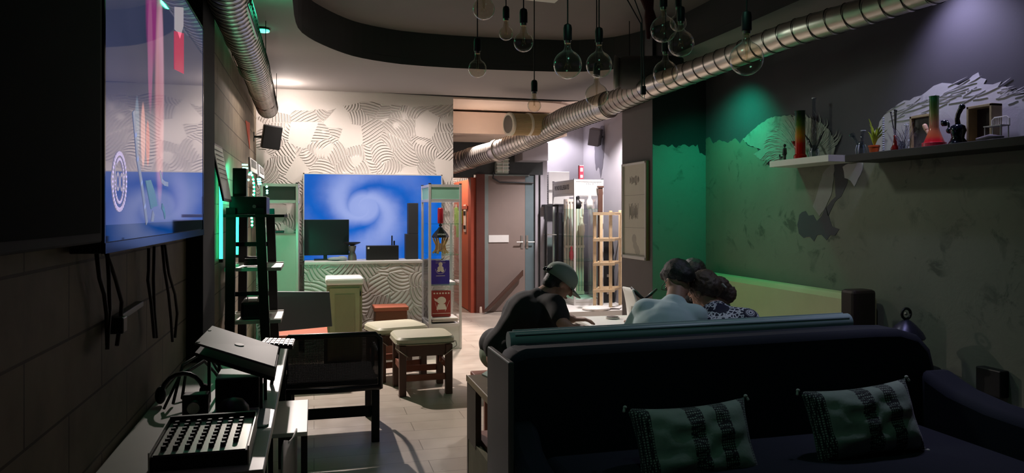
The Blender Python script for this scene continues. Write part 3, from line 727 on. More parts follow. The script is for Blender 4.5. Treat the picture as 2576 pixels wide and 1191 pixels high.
# carrier bags / books
def bag(name, label, x0, x1, z0, z1, m, y=ya, cat='bag'):
    t = thing(name, label, cat, ((x0 + x1) / 2, y, z0)); obj('body', MB().box(x0, x1, y - .03, y + .03, z0, z1), m, t, bevel=.006); return t
def rel(px, py, y=ya): return P(px, py, Y=y)
violet = mat('violet_paper', (64, 44, 150), .6, var=.08)
a, b_ = rel(1084, 661), rel(1130, 720)
t = bag('gift_bag', 'violet printed bag with a seated figure emblem on the third shelf', a.x, b_.x, .7005, .7005 + (a.z - b_.z), violet)
em = mat('pale_print', (222, 206, 190), .6, var=0); cx = (a.x + b_.x) / 2; fy = ya - .0312
mb = MB(); mb.ball((cx, fy, .92), .022, .001, .026); mb.ball((cx, fy, .875), .034, .001, .028); mb.ball((cx - .02, fy, .85), .02, .001, .014); mb.ball((cx + .022, fy, .85), .018, .001, .018); obj('print', mb, em, t)
mb = MB(); n = 20; mb.tube([(cx + .055 * math.cos(PI + PI * i / n), fy, .87 - .055 * abs(math.sin(PI * i / n))) for i in range(n + 1)], .0016, 5); mb.box(cx - .055, cx + .055, fy, fy + .001, .935, .938).box(cx - .05, cx + .05, fy, fy + .001, .79, .795); obj('print_line', mb, em, t)
obj('lettering', text_mb('DRAGONSHIP', frameM((cx, fy, .955), (1, 0, 0), (0, 0, 1)), .017, .0006), em, t)
a, b_ = rel(1086, 729), rel(1133, 793)
t = bag('gift_bag', 'brick-red printed bag with a teapot emblem on the cabinet bottom', a.x, b_.x, .34, .34 + (a.z - b_.z) , mat('brick_paper', (150, 44, 34), .6))
cx = (a.x + b_.x) / 2
mb = MB(); mb.ball((cx, fy, .52), .05, .001, .042); mb.prism([(cx - .04, fy, .48), (cx + .04, fy, .48), (cx + .058, fy, .42), (cx - .058, fy, .42)], (0, .001, 0)); mb.prism([(cx - .085, fy, .55), (cx - .045, fy, .53), (cx - .05, fy, .505), (cx - .075, fy, .52)], (0, .001, 0)); obj('print', mb, em, t)
mb = MB(); mb.tube([(cx - .07, fy, .5), (cx - .04, fy, .4)], .002, 5); mb.tube([(cx + .09, fy, .52), (cx + .04, fy, .4)], .002, 5); mb.box(cx - .1, cx + .1, fy, fy + .001, .375, .38)
for k in range(6): mb.ball((cx - .08 + k * .032, fy, .6), .01, .001, .009)
obj('print_line', mb, em, t)
for k, (dz, m, lab) in enumerate([(0, wooddk, 'dark flat book lowest in the stack under the red bag'), (.021, whitep, 'pale flat book topmost in the stack under the red bag')]):
    t = thing('book', lab, 'book', (1.38, 8.2, .288 + dz), group='flat books at the bottom of the glass cabinet')
    obj('cover', MB().box(1.24 + .01 * k, 1.53, 8.02, 8.38 - .05 * k, .2925 + dz, .3125 + dz), m, t, bevel=.002); obj('pages', MB().box(1.245 + .01 * k, 1.532, 8.018, 8.37 - .05 * k, .2965 + dz, .3085 + dz), em, t)
t = thing('book', 'thin pale book lying flat on the third cabinet shelf', 'book', (1.4, 8.3, .70)); obj('cover', MB().box(1.44, 1.53, 8.16, 8.45, .7005, .716), whitep, t, bevel=.002)

CG = (-.53, -.155, 7.93, 8.55)
cabinet('tall white display cabinet in the far left corner glowing green', *CG, 0, 1.79, [1.28], head=.17, headmat=mat('dark_header', (60, 66, 62), .5), base=.25)
tag(obj('backing_board', MB().box(-.5, -.185, 8.12, 8.13, .27, 1.273), mat('pale_board', (200, 206, 196), .7, var=.05)), 'pale board standing inside the green-lit corner cabinet', 'board')
tag(obj('router', MB().box(-.42, -.3, 7.98, 8.1, 1.2805, 1.305), black, bevel=.006), 'flat black box on the glass shelf of the green-lit cabinet', 'router')
tag(obj('headphones', MB().tube([(-.53 + .09 + .05 * math.cos(a * PI / 10), 7.9, 1.36 + .06 * math.sin(a * PI / 10)) for a in range(11)], .007, 8).ball((-.49, 7.9, 1.345), .02, .022, .03).ball((-.39, 7.9, 1.345), .02, .022, .03), whitep, smooth=True), 'white headphones hanging at the front of the green-lit cabinet', 'headphones')

# corner display cabinet in the back room on the low platform
struct('trim_5', MB().box(3.2, 4.3, 9.3, 11.5, .001, .17), whitep)
PZ = .171
CB = (3.58, 4.03, 9.95, 10.95)
t = cabinet('large white glass cabinet with lettered header in the back room', *CB, PZ, 1.97, [1.55, 1.15, .8, .45], head=.2, base=.08)
ink = mat('printed_ink', (50, 44, 50), .6, var=0)
obj('lettering', text_mb('PAY NO ROLLERSKATES', frameM((3.578, 10.5, 1.835), (0, -1, 0), (0, 0, 1)) @ Matrix.Diagonal((.62, 1, 1, 1)), .1, .0008), ink, t['_hp'])
obj('lettering', text_mb('EXHIBITION', frameM((3.88, 9.958, 1.895), (1, 0, 0), (0, 0, 1)), .04, .0006), ink, t['_hp'])
t = thing('tea_tin', 'red and white carton standing on the back room glass cabinet', 'carton', (3.78, 10.1, 1.983))
obj('box', MB().box(3.70, 3.76, 10.05, 10.11, 1.9835, 2.17), redm, t); obj('label_panel', MB().box(3.712, 3.748, 10.048, 10.0495, 2.09, 2.14).box(3.712, 3.748, 10.048, 10.0495, 2.0, 2.04), whitep, t); obj('cap', MB().box(3.698, 3.762, 10.048, 10.112, 2.1705, 2.18), steel, t)
random.seed(3); things_in = [('vase', 'vase', 'clear ribbed vase on the top shelf of the back room cabinet', (3.95, 10.3, 1.551), .05, .2, whitep), ('jar', 'jar', 'black lidded jar on the top shelf of the back room cabinet', (3.76, 10.3, 1.551), .06, .17, black),
  ('bottle', 'bottle', 'red bottle on the lower shelf of the back room cabinet', (3.7, 10.4, .801), .035, .17, redm), ('vase', 'vase', 'tall pale vase on the middle shelf of the back room cabinet', (3.9, 10.5, 1.151), .05, .26, creamM)]
for nm, cat, lab, c, r, h, m in things_in:
    t = thing(nm, lab, cat, c, world=False); obj('body', MB().lathe([(r * .7, 0), (r, h * .25), (r * .9, h * .6), (r * .45, h * .8), (r * .5, h)], n=20), m, t, smooth='auto'); obj('lid', MB().lathe([(r * .52, h + .001), (r * .52, h + .012), (r * .2, h + .025)], n=16), m, t, smooth='auto')
t = thing('reflection_slats', 'added pale slats standing in for reflections inside the back room cabinet', 'reflection slats', (3.85, 10.6, PZ + .08))  # added slats shaped to stand in for bright reflections in the glass
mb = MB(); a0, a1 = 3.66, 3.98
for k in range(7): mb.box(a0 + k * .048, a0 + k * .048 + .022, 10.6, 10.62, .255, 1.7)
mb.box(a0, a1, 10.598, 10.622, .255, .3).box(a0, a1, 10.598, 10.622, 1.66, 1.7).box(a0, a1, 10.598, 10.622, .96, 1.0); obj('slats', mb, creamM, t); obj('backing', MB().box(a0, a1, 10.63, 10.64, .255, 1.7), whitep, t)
# pine shelf rack
t = thing('wooden_rack', 'slim open rack of pale pine posts in front of the back room cabinet', 'rack', (3.97, 9.65, PZ))
def px_x(px, y): return P(px, 500, Y=y).x
yn, yf = 9.5, 9.85
for x_, y_, z_ in ((px_x(1496, yn), yn, 1.50), (px_x(1536, yn), yn, 1.52), (px_x(1512, yf), yf, 1.5), (px_x(1560, yf), yf, 1.53)):
    obj('post', MB().box(x_ - .02, x_ + .02, y_ - .015, y_ + .015, PZ, z_), woodlt, t, bevel=.003)
for py in (538, 604, 665, 732):
    z_ = P(1515, py, Y=yn).z
    mb = MB(); mb.box(px_x(1490, yn), px_x(1544, yn), yn - .035, yn - .017, z_ - .02, z_ + .02).box(px_x(1505, yf), px_x(1564, yf), yf + .017, yf + .03, z_ - .02, z_ + .02)
    mb.bar((px_x(1492, yn), yn, z_), (px_x(1507, yf), yf, z_), .012, .03); mb.bar((px_x(1540, yn), yn, z_), (px_x(1562, yf), yf, z_), .012, .03); obj('shelf', mb, woodlt, t)
tag(obj('wooden_pole', MB().prism([(3.93, 9.9, PZ), (3.99, 9.9, PZ), (4.0, 9.9, 1.85), (3.93, 9.9, 1.85)], (0, .03, 0)).box(3.92, 4.01, 9.89, 9.94, 1.851, 1.88), wooddk, bevel=.003), 'dark brown wooden post standing behind the pine rack', 'post')
t = thing('guitar_case', 'tall black case leaning in the back room corner behind the pine rack', 'case', (4.2, 10.1, PZ)); 
mb = MB().prism([(4.06, 10.1, PZ), (4.27, 10.1, PZ), (4.26, 10.1, .62), (4.22, 10.1, .74), (4.26, 10.1, .9), (4.24, 10.1, 1.1), (4.12, 10.1, 1.1), (4.08, 10.1, .9), (4.12, 10.1, .74), (4.07, 10.1, .62)], (0, .1, 0)); obj('body', mb, black, t, bevel=.01)
obj('latch', MB().box(4.14, 4.17, 10.09, 10.099, .3, .34).box(4.14, 4.17, 10.09, 10.099, .55, .59), steel, t)
# wall unit and dark stand on back room end wall
a, b_ = P(1388, 433, Y=11.3), P(1425, 515, Y=11.3)
t = thing('wall_heater', 'white boxy unit with perforated side high on the back room end wall', 'wall unit', (a.x, 11.4, b_.z)); obj('body', MB().box(a.x - .1, b_.x, 11.15, 11.499, b_.z, a.z), whitep, t, bevel=.008)
mb = MB()
for i in range(16): mb.box(a.x - .104, a.x - .1005, 11.18, 11.47, b_.z + .03 + i * .028, b_.z + .042 + i * .028)
obj('grille', mb, seam, t)
t = thing('metal_stand', 'black metal stand with thin glass shelves left of the lettered cabinet', 'stand', (3.5, 10.6, 0.17))
z1_ = P(1380, 520, Y=10.6).z; z2_ = P(1380, 592, Y=10.6).z; xl, xr = P(1352, 520, Y=10.6).x + .12, 3.565
obj('frame', MB().box(xl, xl + .025, 10.6, 10.63, PZ, z1_).box(xr - .025, xr, 10.6, 10.63, PZ, z1_).box(xl, xl + .02, 10.9, 10.92, PZ, z1_).box(xl, xr, 10.6, 10.92, z1_, z1_ + .03), black, t)
obj('shelf', MB().box(xl - .03, xr, 10.58, 10.92, z1_ + .031, z1_ + .04), glassT, t); obj('shelf', MB().box(xl + .03, xr - .03, 10.6, 10.9, z2_, z2_ + .01), whitep, t)
t = thing('storage_box', 'dark upright case inside the back room behind the lettered cabinet', 'case', (3.8, 11.2, PZ)); obj('body', MB().box(3.78, 3.99, 11.05, 11.4, PZ, 1.5), mat('dark_case', (52, 50, 56), .7), t, bevel=.01); obj('handle', MB().box(3.85, 3.92, 11.03, 11.049, 1.3, 1.32), steel, t)
# speaker on the back room wall
def speaker(label, c, sx, sy, sz, M, bracket):
    t = thing('wall_speaker', label, 'speaker', c, group=None); T = Matrix.Translation(V(c)) @ M
    obj('cabinet', MB().box(-sx / 2, sx / 2, -sy / 2, sy / 2, -sz / 2, sz / 2, T), black if bracket else mat('grey_painted', (96, 92, 98), .7), t, bevel=.012)
    obj('grille', MB().box(-sx / 2 + .01, sx / 2 - .01, -sy / 2 - .006, -sy / 2 - .001, -sz / 2 + .01, sz / 2 - .01, T), blackmatte if bracket else mat('grey_grille', (80, 76, 82), .9), t)
    return t
c = P(1497, 345, X=4.17)
t = speaker('grey tilted speaker mounted high on the right back room wall', c, .16, .17, .26, Matrix.Rotation(.9, 4, 'Z') @ Matrix.Rotation(-.25, 4, 'Y') @ Matrix.Rotation(.2, 4, 'X'), False)
obj('bracket', MB().cyl(c + V((.09, .02, 0)), (4.299, c.y + .02, c.z + .01), .015, n=10), black, t)
c = P(670, 345, d=7.9); c.x = -.44
t = speaker('black speaker on a wall bracket under the end of the left duct', c, .19, .17, .25, Matrix.Rotation(.15, 4, 'Z') @ Matrix.Rotation(.12, 4, 'Y') @ Matrix.Rotation(.15, 4, 'X'), True)
obj('bracket', MB().cyl(c + V((-.1, .0, 0)), (-.619, c.y, c.z), .012, n=10).box(-.6195, -.612, c.y - .03, c.y + .03, c.z - .05, c.z + .05), black, t)

# doors of the corridor
orange = mat('orange_painted_door', (205, 98, 62), .55, var=.18, vs=2)
d1 = struct('door_1', MB().box(2.26, 2.30, 11.0, 12.19, .01, 2.0), orange, bevel=.004)
struct('door_trim', MB().box(2.255, 2.33, 10.79, 10.998, .0, 2.02).box(2.24, 2.259, 11.0, 12.19, 1.55, 1.6), mat('orange_frame', (160, 66, 40), .6), d1)
struct('door_side', MB().box(2.331, 2.46, 10.76, 10.799, 0, 2.07), mat('dark_brown_frame', (90, 44, 32), .6), d1)
for i, (y_, z_, w_, h_) in enumerate(((11.8, 1.28, .14, .3), (11.5, 1.32, .15, .2), (11.65, 1.1, .1, .3))):
    t = thing('wall_pocket', ['tall lime green holder farthest along the orange door', 'square lime green holder on the orange door, nearest and highest', 'lowest lime green holder on the orange door'][i], 'holder', (2.24, y_, z_), group='lime green holders on the orange door')
    obj('pocket', MB().box(2.2, 2.2585, y_ - w_ / 2, y_ + w_ / 2, z_, z_ + h_), mat('lime_plastic', (150, 205, 60), .5), t, bevel=.01); obj('leaflet', MB().box(2.22, 2.225, y_ - w_ / 2 + .02, y_ + w_ / 2 - .02, z_ + h_ + .001, z_ + h_ + .05), whitep, t)
t = thing('key_board', 'cream key board with hooks beside the lime green holders', 'key board', (2.24, 11.2, 1.25)); obj('board', MB().box(2.245, 2.259, 11.12, 11.3, 1.2, 1.62), creamM, t)
mb = MB()
for k in range(3): mb.box(2.235, 2.2445, 11.14 + k * .055, 11.16 + k * .055, 1.24, 1.3); mb.box(2.235, 2.2445, 11.14 + k * .055, 11.16 + k * .055, 1.45, 1.52)
obj('hook', mb, black, t)
d2 = struct('door_2', MB().box(2.52, 3.10, 10.81, 10.85, .01, 2.05), mat('taupe_door', (128, 112, 104), .6, var=.06), bevel=.003)
struct('door_frame', MB().box(2.461, 2.519, 10.78, 10.86, 0, 2.069).box(2.52, 3.16, 10.78, 10.809, 2.051, 2.069), mat('grey_green_frame', (120, 130, 126), .5), d2)
struct('door_plate', MB().box(2.53, 2.84, 10.795, 10.809, P(1250, 610, Y=10.8).z, P(1250, 592, Y=10.8).z), whitep, d2)
def handle(x_, par, sgn):
    z_ = 1.05; struct('door_handle', MB().cyl((x_, 10.809, z_), (x_, 10.75, z_), .011, n=10).cyl((x_, 10.752, z_), (x_ + .1 * sgn, 10.752, z_), .009, n=10).box(x_ - .018, x_ + .018, 10.8, 10.8095, z_ - .1, z_ + .1), steel, par)
handle(3.05, d2, -1)
d3 = struct('door_3', MB().box(3.101, 3.25, 10.81, 10.85, .01, 2.06), mat('slate_teal_door', (92, 108, 112), .5), bevel=.003); handle(3.13, d3, 1)
struct('door_frame', MB().box(3.251, 3.3, 10.77, 10.86, 0, 2.069).box(3.33, 3.379, 10.76, 10.86, 0, 2.069), mat('grey_lilac_frame', (150, 146, 152), .5), d3)
tag(obj('leaning_plank', MB().prism([P(1215, 786, Y=10.6), P(1225, 786, Y=10.6), P(1316, 694, Y=10.72), P(1316, 680, Y=10.72)], (0, .03, 0)), wooddk), 'dark plank leaning diagonally against the taupe door', 'plank')
tag(obj('door_stop', MB().lathe([(.045, .001), (.048, .01), (.045, .09), (.04, .1)], P(1208, 787, Z=0), n=20), creamM, smooth='auto'), 'small cream pot on the floor at the foot of the orange door frame', 'pot')
t = thing('bulkhead_light', 'unlit caged rectangular bulkhead light above the taupe door', 'wall light', P(1263, 415, Y=10.7))
c = P(1263, 415, Y=10.74); obj('base', MB().box(c.x - .11, c.x + .11, 10.74, 10.799, c.z - .135, c.z + .135), mat('aged_metal', (130, 138, 130), .5, .4), t, bevel=.02); obj('lens', MB().box(c.x - .09, c.x + .09, 10.70, 10.739, c.z - .115, c.z + .115), mat('frosted_lens', (178, 190, 176), .3), t, bevel=.015)
mb = MB()
for k in range(4): mb.cyl((c.x - .1, 10.69, c.z - .08 + k * .053), (c.x + .1, 10.69, c.z - .08 + k * .053), .005, n=6)
mb.cyl((c.x, 10.69, c.z - .12), (c.x, 10.69, c.z + .12), .005, n=6); obj('guard', mb, steel, t)
obj('conduit', MB().tube([(c.x - .12, 10.77, c.z - .1), (c.x - .13, 10.78, c.z - .2), (c.x - .02, 10.78, c.z - .26), (c.x + .5, 10.78, c.z - .265)], .012, 8), black, t)

# ------------------------------------------------------------------ counter and its clutter
t = thing('bar_counter', 'white embossed bar counter below the blue television', 'counter', (.5, 8.4, 0))
obj('front_panel', MB().box(-.10, 1.15, 8.15, 8.2, 0, .935), relief2, t); obj('worktop', MB().box(-.10, 1.16, 8.14, 8.56, .936, .965), whitep, t, bevel=.004); obj('side_panel', MB().box(-.10, -.06, 8.201, 8.55, 0, .935).box(1.11, 1.15, 8.201, 8.55, 0, .935), whitep, t)
zc = .9655
def box_px(name, label, cat, x0, y0, x1, y1, Y, th, m, z0=None, **k):
    a, b_ = P(x0, y0, Y=Y), P(x1, y1, Y=Y); z0 = b_.z if z0 is None else z0
    t = thing(name, label, cat, ((a.x + b_.x) / 2, Y, z0)); obj('body', MB().box(a.x, b_.x, Y, Y + th, z0, a.z), m, t, **k); return t, a, b_
t, a, b_ = box_px('computer_monitor', 'large dark monitor seen on the counter, covering the television lower left', 'monitor', 765, 553, 878, 640, 8.42, .04, mat('monitor_back', (12, 20, 26), .4), z0=1.02, bevel=.004)
obj('stand', MB().box(.1, .14, 8.43, 8.45, .98, 1.02).box(0, .24, 8.38, 8.5, zc, .98), black, t)
t, a, b_ = box_px('amplifier', 'low wide black box with a white sticker on the counter', 'box', 922, 619, 1003, 644, 8.3, .12, black, z0=zc, bevel=.004)
obj('sticker', MB().box(a.x + .012, a.x + .032, 8.2975, 8.2995, a.z - .035, a.z - .015), whitep, t)
t = thing('coffee_grinder', 'small grey grinder with flat black top on the counter', 'grinder', P(885, 645, Y=8.35))
c = P(886, 640, Y=8.35); c.z = zc
obj('body', MB().lathe([(.05, 0), (.045, .05), (.03, .09), (.04, .13), (.045, .16)], c, n=20), mat('grey_metal', (120, 118, 112), .4, .5), t, smooth='auto'); obj('top', MB().lathe([(.02, .161), (.09, .19), (.09, .2)], c, n=20), black, t, smooth='auto')
t = thing('cactus', 'tiny dark cactus-shaped ornament behind the black box', 'ornament', P(988, 620, Y=8.45)); c = P(986, 640, Y=8.45); c.z = zc
obj('body', MB().cap(c + V((0, 0, .01)), .008, c + V((0, 0, .26)), .008).cap(c + V((.025, 0, .12)), .008, c + V((.025, 0, .2)), .01).cap(c + V((0, 0, .1)), .006, c + V((.025, 0, .12)), .006).cap(c + V((-.03, 0, .05)), .006, c + V((-.03, 0, .13)), .006).cap(c + V((-.03, 0, .05)), .005, c + V((0, 0, .04)), .005), black, t, smooth=True)
t = tag(obj('crumpled_cloth', MB().ball(P(845, 650, Y=8.3), .09, .06, .02).ball(P(860, 650, Y=8.3), .06, .05, .03), mat('grey_cloth', (150, 158, 162), .9, bump=.5), smooth=True), 'crumpled pale cloth on the counter edge before the monitor', 'cloth')
t.location.z = .975 - P(845, 650, Y=8.3).z + .012
t = thing('stacked_speakers', 'two dark boxes stacked on the counter by the television right edge', 'speaker stack', (1.02, 8.4, zc)); 
obj('lower_box', MB().box(1.0, 1.14, 8.36, 8.5, zc, 1.25), mat('charcoal_box', (44, 46, 50), .7), t, bevel=.004); obj('upper_box', MB().box(1.03, 1.14, 8.36, 8.5, 1.2505, 1.6), mat('charcoal_box', (44, 46, 50), .7), t, bevel=.004)

# white storage cabinet, brown box, grey-backed seat
t = thing('storage_cabinet', 'cream bedside-style cabinet with padded top before the counter', 'cabinet', (.29, 7.7, 0)); 
cab_m = mat('olive_cream_paint', (142, 134, 102), .6)
obj('body', MB().box(.125, .465, 7.52, 7.92, .02, .77), cab_m, t, bevel=.004); cd = obj('door', MB().box(.15, .44, 7.505, 7.519, .06, .74), mat('cream_door', (160, 152, 118), .6), t); obj('door_panel', MB().box(.2, .39, 7.499, 7.5045, .12, .68), cab_m, cd)
obj('cushion', MB().box(.11, .48, 7.5, 7.94, .771, .84), whitep, t, bevel=.02); obj('hinge', MB().box(.441, .452, 7.5, 7.5195, .66, .70), black, cd)
t = thing('wooden_box', 'small reddish brown wooden box seat beside the cream cabinet', 'box', (.76, 7.7, 0)); obj('body', MB().box(.6, .92, 7.58, 7.84, 0, .49), woodbr, t, bevel=.004); obj('lid', MB().box(.585, .935, 7.56, 7.86, .491, .53), mat('terracotta_wood', (170, 92, 66), .5), t, bevel=.006)
t = thing('low_chair', 'low seat with a wide smooth grey back panel near the rack', 'chair', (-.1, 6.9, 0))
mb = MB(); mb.prism([P(686, 734, Y=6.75), P(829, 735, Y=6.75), P(836, 822, Y=6.7), P(690, 836, Y=6.7)], (0, .03, 0)); obj('back_panel', mb, mat('grey_back_panel', (92, 92, 98), .45, var=.05), t, bevel=.004)
obj('seat', MB().box(-.36, .12, 6.79, 7.25, .36, .41), mat('terracotta_wood', (170, 92, 66), .5), t, bevel=.004)
for a in (-.34, .09):
    for b_ in (6.8, 7.2): obj('leg', MB().box(a, a + .03, b_, b_ + .03, 0, .359), wooddk, t)

# ------------------------------------------------------------------ stools
def stool(label, loc, rz, wood=wooddk):
    t = thing('padded_stool', label, 'stool', loc, world=False, group='square wooden stools with pale cushions', rz=rz)
    h = .41; s = .19
    for a in (-1, 1):
        for b_ in (-1, 1): obj('leg', MB().box(a * s - .028, a * s + .028, b_ * s - .028, b_ * s + .028, 0, h), wood, t, bevel=.004)
    for a in (-1, 1):
        obj('apron', MB().box(-s + .029, s - .029, a * s - .012, a * s + .012, h - .09, h), wood, t); obj('apron', MB().box(a * s - .012, a * s + .012, -s + .029, s - .029, h - .09, h), wood, t)
        obj('stretcher', MB().box(-s + .029, s - .029, a * s - .012, a * s + .012, .12, .17), woodbr, t); obj('stretcher', MB().box(a * s - .012, a * s + .012, -s + .029, s - .029, .2, .25), woodbr, t)
    n = 14; mb = MB(); top = []; L = .245
    rs = []
    for lv, (q, z) in enumerate(((.86, h + .001), (1, h + .018), (1.0, h + .05), (.93, h + .068), (.6, h + .074), (.15, h + .076))):
        ring = []
        for j in range(48):
            a = 2 * PI * j / 48; c_, s_ = math.cos(a), math.sin(a); e = .32
            ring.append(V((L * q * math.copysign(abs(c_) ** e, c_), L * q * math.copysign(abs(s_) ** e, s_), z)))
        rs.append(ring)
    mb.rings(rs); obj('cushion', mb, mat('sage_cream_vinyl', (188, 184, 160), .45, var=.06, bump=.08, bs=12), t, smooth='auto')
    obj('piping', MB().tube([V((L * 1.005 * math.copysign(abs(math.cos(2 * PI * j / 48)) ** .32, math.cos(2 * PI * j / 48)), L * 1.005 * math.copysign(abs(math.sin(2 * PI * j / 48)) ** .32, math.sin(2 * PI * j / 48)), h + .016)) for j in range(49)], .005, 6), mat('piping', (120, 112, 90), .5), t)
    mb = MB()
    for a in (-1, 1): mb.tube([(a * (L - .005), -L + .02, h + .03), (a * (L + .006), -s - .04, h - .01), (a * (s + .01), -s - .034, h - .05), (a * (s - .04), -s - .031, h - .09)], .004, 6)
    obj('strap', mb, steel, t, smooth=True)
    return t
stool('pale-cushioned wooden stool nearest the camera in the middle of the floor', (.875, 6.2, 0), .03)
stool('pale-cushioned wooden stool partly hidden behind the nearer one', (.72, 6.78, 0), .22)

# ------------------------------------------------------------------ mesh chair
t = thing('mesh_chair', 'low black mesh-backed armchair seen from behind on the tiled floor', 'chair', (.1, 5.1, 0))
def m_mesh():
    m = NT('black_mesh_fabric'); p = m.pos(); s = m.n('ShaderNodeSeparateXYZ', {0: p})
    a = m.math('GREATER_THAN', m.math('SINE', m.math('MULTIPLY', s.outputs[0], 900)), .45); b_ = m.math('GREATER_THAN', m.math('SINE', m.math('MULTIPLY', s.outputs[2], 900)), .45)
    m.b.inputs['Base Color'].default_value = (.008, .007, .01, 1); m.b.inputs['Roughness'].default_value = .7
    m.link(m.math('SUBTRACT', 1.0, m.math('MULTIPLY', m.math('MULTIPLY', a, b_), .28)), m.b.inputs['Alpha']); return m.m
XA, XB, YB = -.19, .415, 4.87
mb = MB(); rs = []
for i in range(9):
    z = .36 + .35 * i / 8; y = YB - .03 - .05 * (i / 8) ** 2 
    rs.append([V((XA + (XB - XA) * j / 12, y - .035 * math.sin(PI * j / 12), z)) for j in range(13)])
mb.rings(rs, close_u=False); obj('backrest', mb, m_mesh(), t, smooth=True)
mb = MB(); path = [V((XA, YB - .03, .35)), V((XA, YB - .05, .55)), V((XA + .005, YB - .08, .68)), V((XA + .04, YB - .095, .715)), V(((XA + XB) / 2, YB - .125, .72)), V((XB - .04, YB - .095, .715)), V((XB - .005, YB - .08, .68)), V((XB, YB - .05, .55)), V((XB, YB - .03, .35))]
mb.tube(path, .016, 10); mb.tube([V((XA, YB - .03, .36)), V(((XA + XB) / 2, YB - .06, .36)), V((XB, YB - .03, .36))], .018, 10); obj('back_frame', mb, black, t, smooth=True)
for x_ in (XA + .03, XB - .03):
    for y_, h in ((YB, .36), (YB + .62, .36)): obj('leg', MB().box(x_ - .025, x_ + .025, y_ - .025, y_ + .025, 0, h), blackmatte, t, bevel=.004)
obj('seat', MB().box(XA + .01, XB - .01, YB + .03, YB + .64, .362, .40), blackmatte, t, bevel=.015)
obj('stretcher', MB().box(XA + .056, XB - .056, YB - .012, YB + .012, .17, .235), blackmatte, t)
for x_ in (XA, XB): obj('armrest', MB().tube([(x_, YB - .05, .55), (x_, YB + .1, .56), (x_, YB + .5, .55), (x_, YB + .6, .5), (x_, YB + .62, .37)], .014, 8), black, t, smooth=True)

# ------------------------------------------------------------------ left rack with lights
t = thing('shelf_rack', 'black A-shaped rack with white shelf boards at the left wall', 'rack', (-.45, 5.65, 0))
posts = [((-.565, 5.4), (-.552, 5.42)), ((-.30, 5.4), (-.365, 5.42)), ((-.535, 5.98), (-.518, 5.96)), ((-.275, 5.98), (-.325, 5.96))]
for a, b_ in posts: obj('post', MB().bar((a[0], a[1], 0), (b_[0], b_[1], 1.52), .062, .05, up=(0, 1, 0)), blackmatte, t, bevel=.003)
for z_ in (1.09, .72): obj('shelf', MB().box(-.6, -.225, 5.46, 5.93, z_ - .012, z_ + .012).box(-.6, -.225, 5.935, 5.955, z_ - .02, z_ + .02), whitep, t)
obj('top_rail', MB().box(-.6, -.2, 5.37, 6.0, 1.455, 1.475), blackmatte, t); obj('brace', MB().box(-.56, -.31, 5.5, 5.52, .9, .93).box(-.56, -.31, 5.5, 5.52, 1.25, 1.28), blackmatte, t)
t = thing('amplifier_box', 'black box resting on top of the A-shaped rack', 'box', (-.45, 5.6, 1.476)); obj('body', MB().box(-.565, -.32, 5.42, 5.8, 1.4755, 1.60), black, t, bevel=.006); obj('knob', MB().cyl((-.4, 5.419, 1.53), (-.4, 5.405, 1.53), .012, n=12), steel, t)
t = thing('cable_box', 'black cable-tangled case on the lower board of the rack', 'case', (-.42, 5.7, .733)); obj('body', MB().box(-.5, -.33, 5.5, 5.85, .733, .86), black, t, bevel=.02); obj('handle', MB().tube([(-.45, 5.49, .86), (-.45, 5.49, .9), (-.38, 5.49, .9), (-.38, 5.49, .86)], .006, 6), steel, t)
obj('cable', MB().tube([(-.4, 5.49, .8), (-.34, 5.45, .9), (-.31, 5.47, .75), (-.29, 5.5, .7)], .004, 6), cord, t)
tag(obj('cable_coil', MB().tube([(-.42 + .06 * math.cos(k * .8), 5.6 + .07 * math.sin(k * .8), 1.11 + .0016 * k) for k in range(36)], .007, 6), cord, smooth=True), 'black coiled cable on the upper white board of the rack', 'cable')
t = thing('tower_speaker', 'slim black upright box standing above the rack', 'box', (-.52, 5.5, 1.6)); obj('body', MB().box(-.55, -.46, 5.5, 5.62, 1.6005, 1.80), blackmatte, t, bevel=.004); obj('grille', MB().box(-.54, -.47, 5.497, 5.4995, 1.62, 1.78), black, t)
led = mat('green_led', (90, 255, 210), .4, var=0, emit=14)
t = thing('led_strip', 'green glowing light strip arching over the rack and hanging behind it', 'light strip', (-.4, 5.9, 1.6))
stp = obj('strip', MB().tube([P(x_, y_, Y=5.985) for x_, y_ in [(626, 434), (636, 445), (640, 465), (640, 505), (636, 540), (634, 575)]], .006, 6), mat('green_board', (30, 150, 110), .6), t)
pxs = [(631, 435), (634, 441), (637, 452), (638, 461), (639, 471), (639, 481), (638, 490), (637, 500), (627, 439), (625, 453), (633, 549), (634, 558), (634, 567)]
for x_, y_ in pxs: obj('led', MB().ball(P(x_, y_, Y=5.97), .0085, .006, .0085, n=10, m=6), led, stp)
for x_, y_ in [(671, 470), (672, 480), (672, 486)]: obj('led', MB().ball(P(x_, y_, Y=6.6), .009, .006, .009, n=10, m=6), led, stp)
for x_, y_ in [(651, 451), (652, 457), (653, 463)]: c = P(x_, y_, Y=6.2); obj('led', MB().box(c.x - .014, c.x + .014, c.y - .004, c.y + .004, c.z - .006, c.z + .006), led, stp)
for x_, y_ in [(616, 415), (617, 423)]: c = P(x_, y_, Y=6.0); obj('led', MB().box(c.x - .02, c.x + .02, c.y - .004, c.y + .004, c.z - .005, c.z + .005), led, stp)
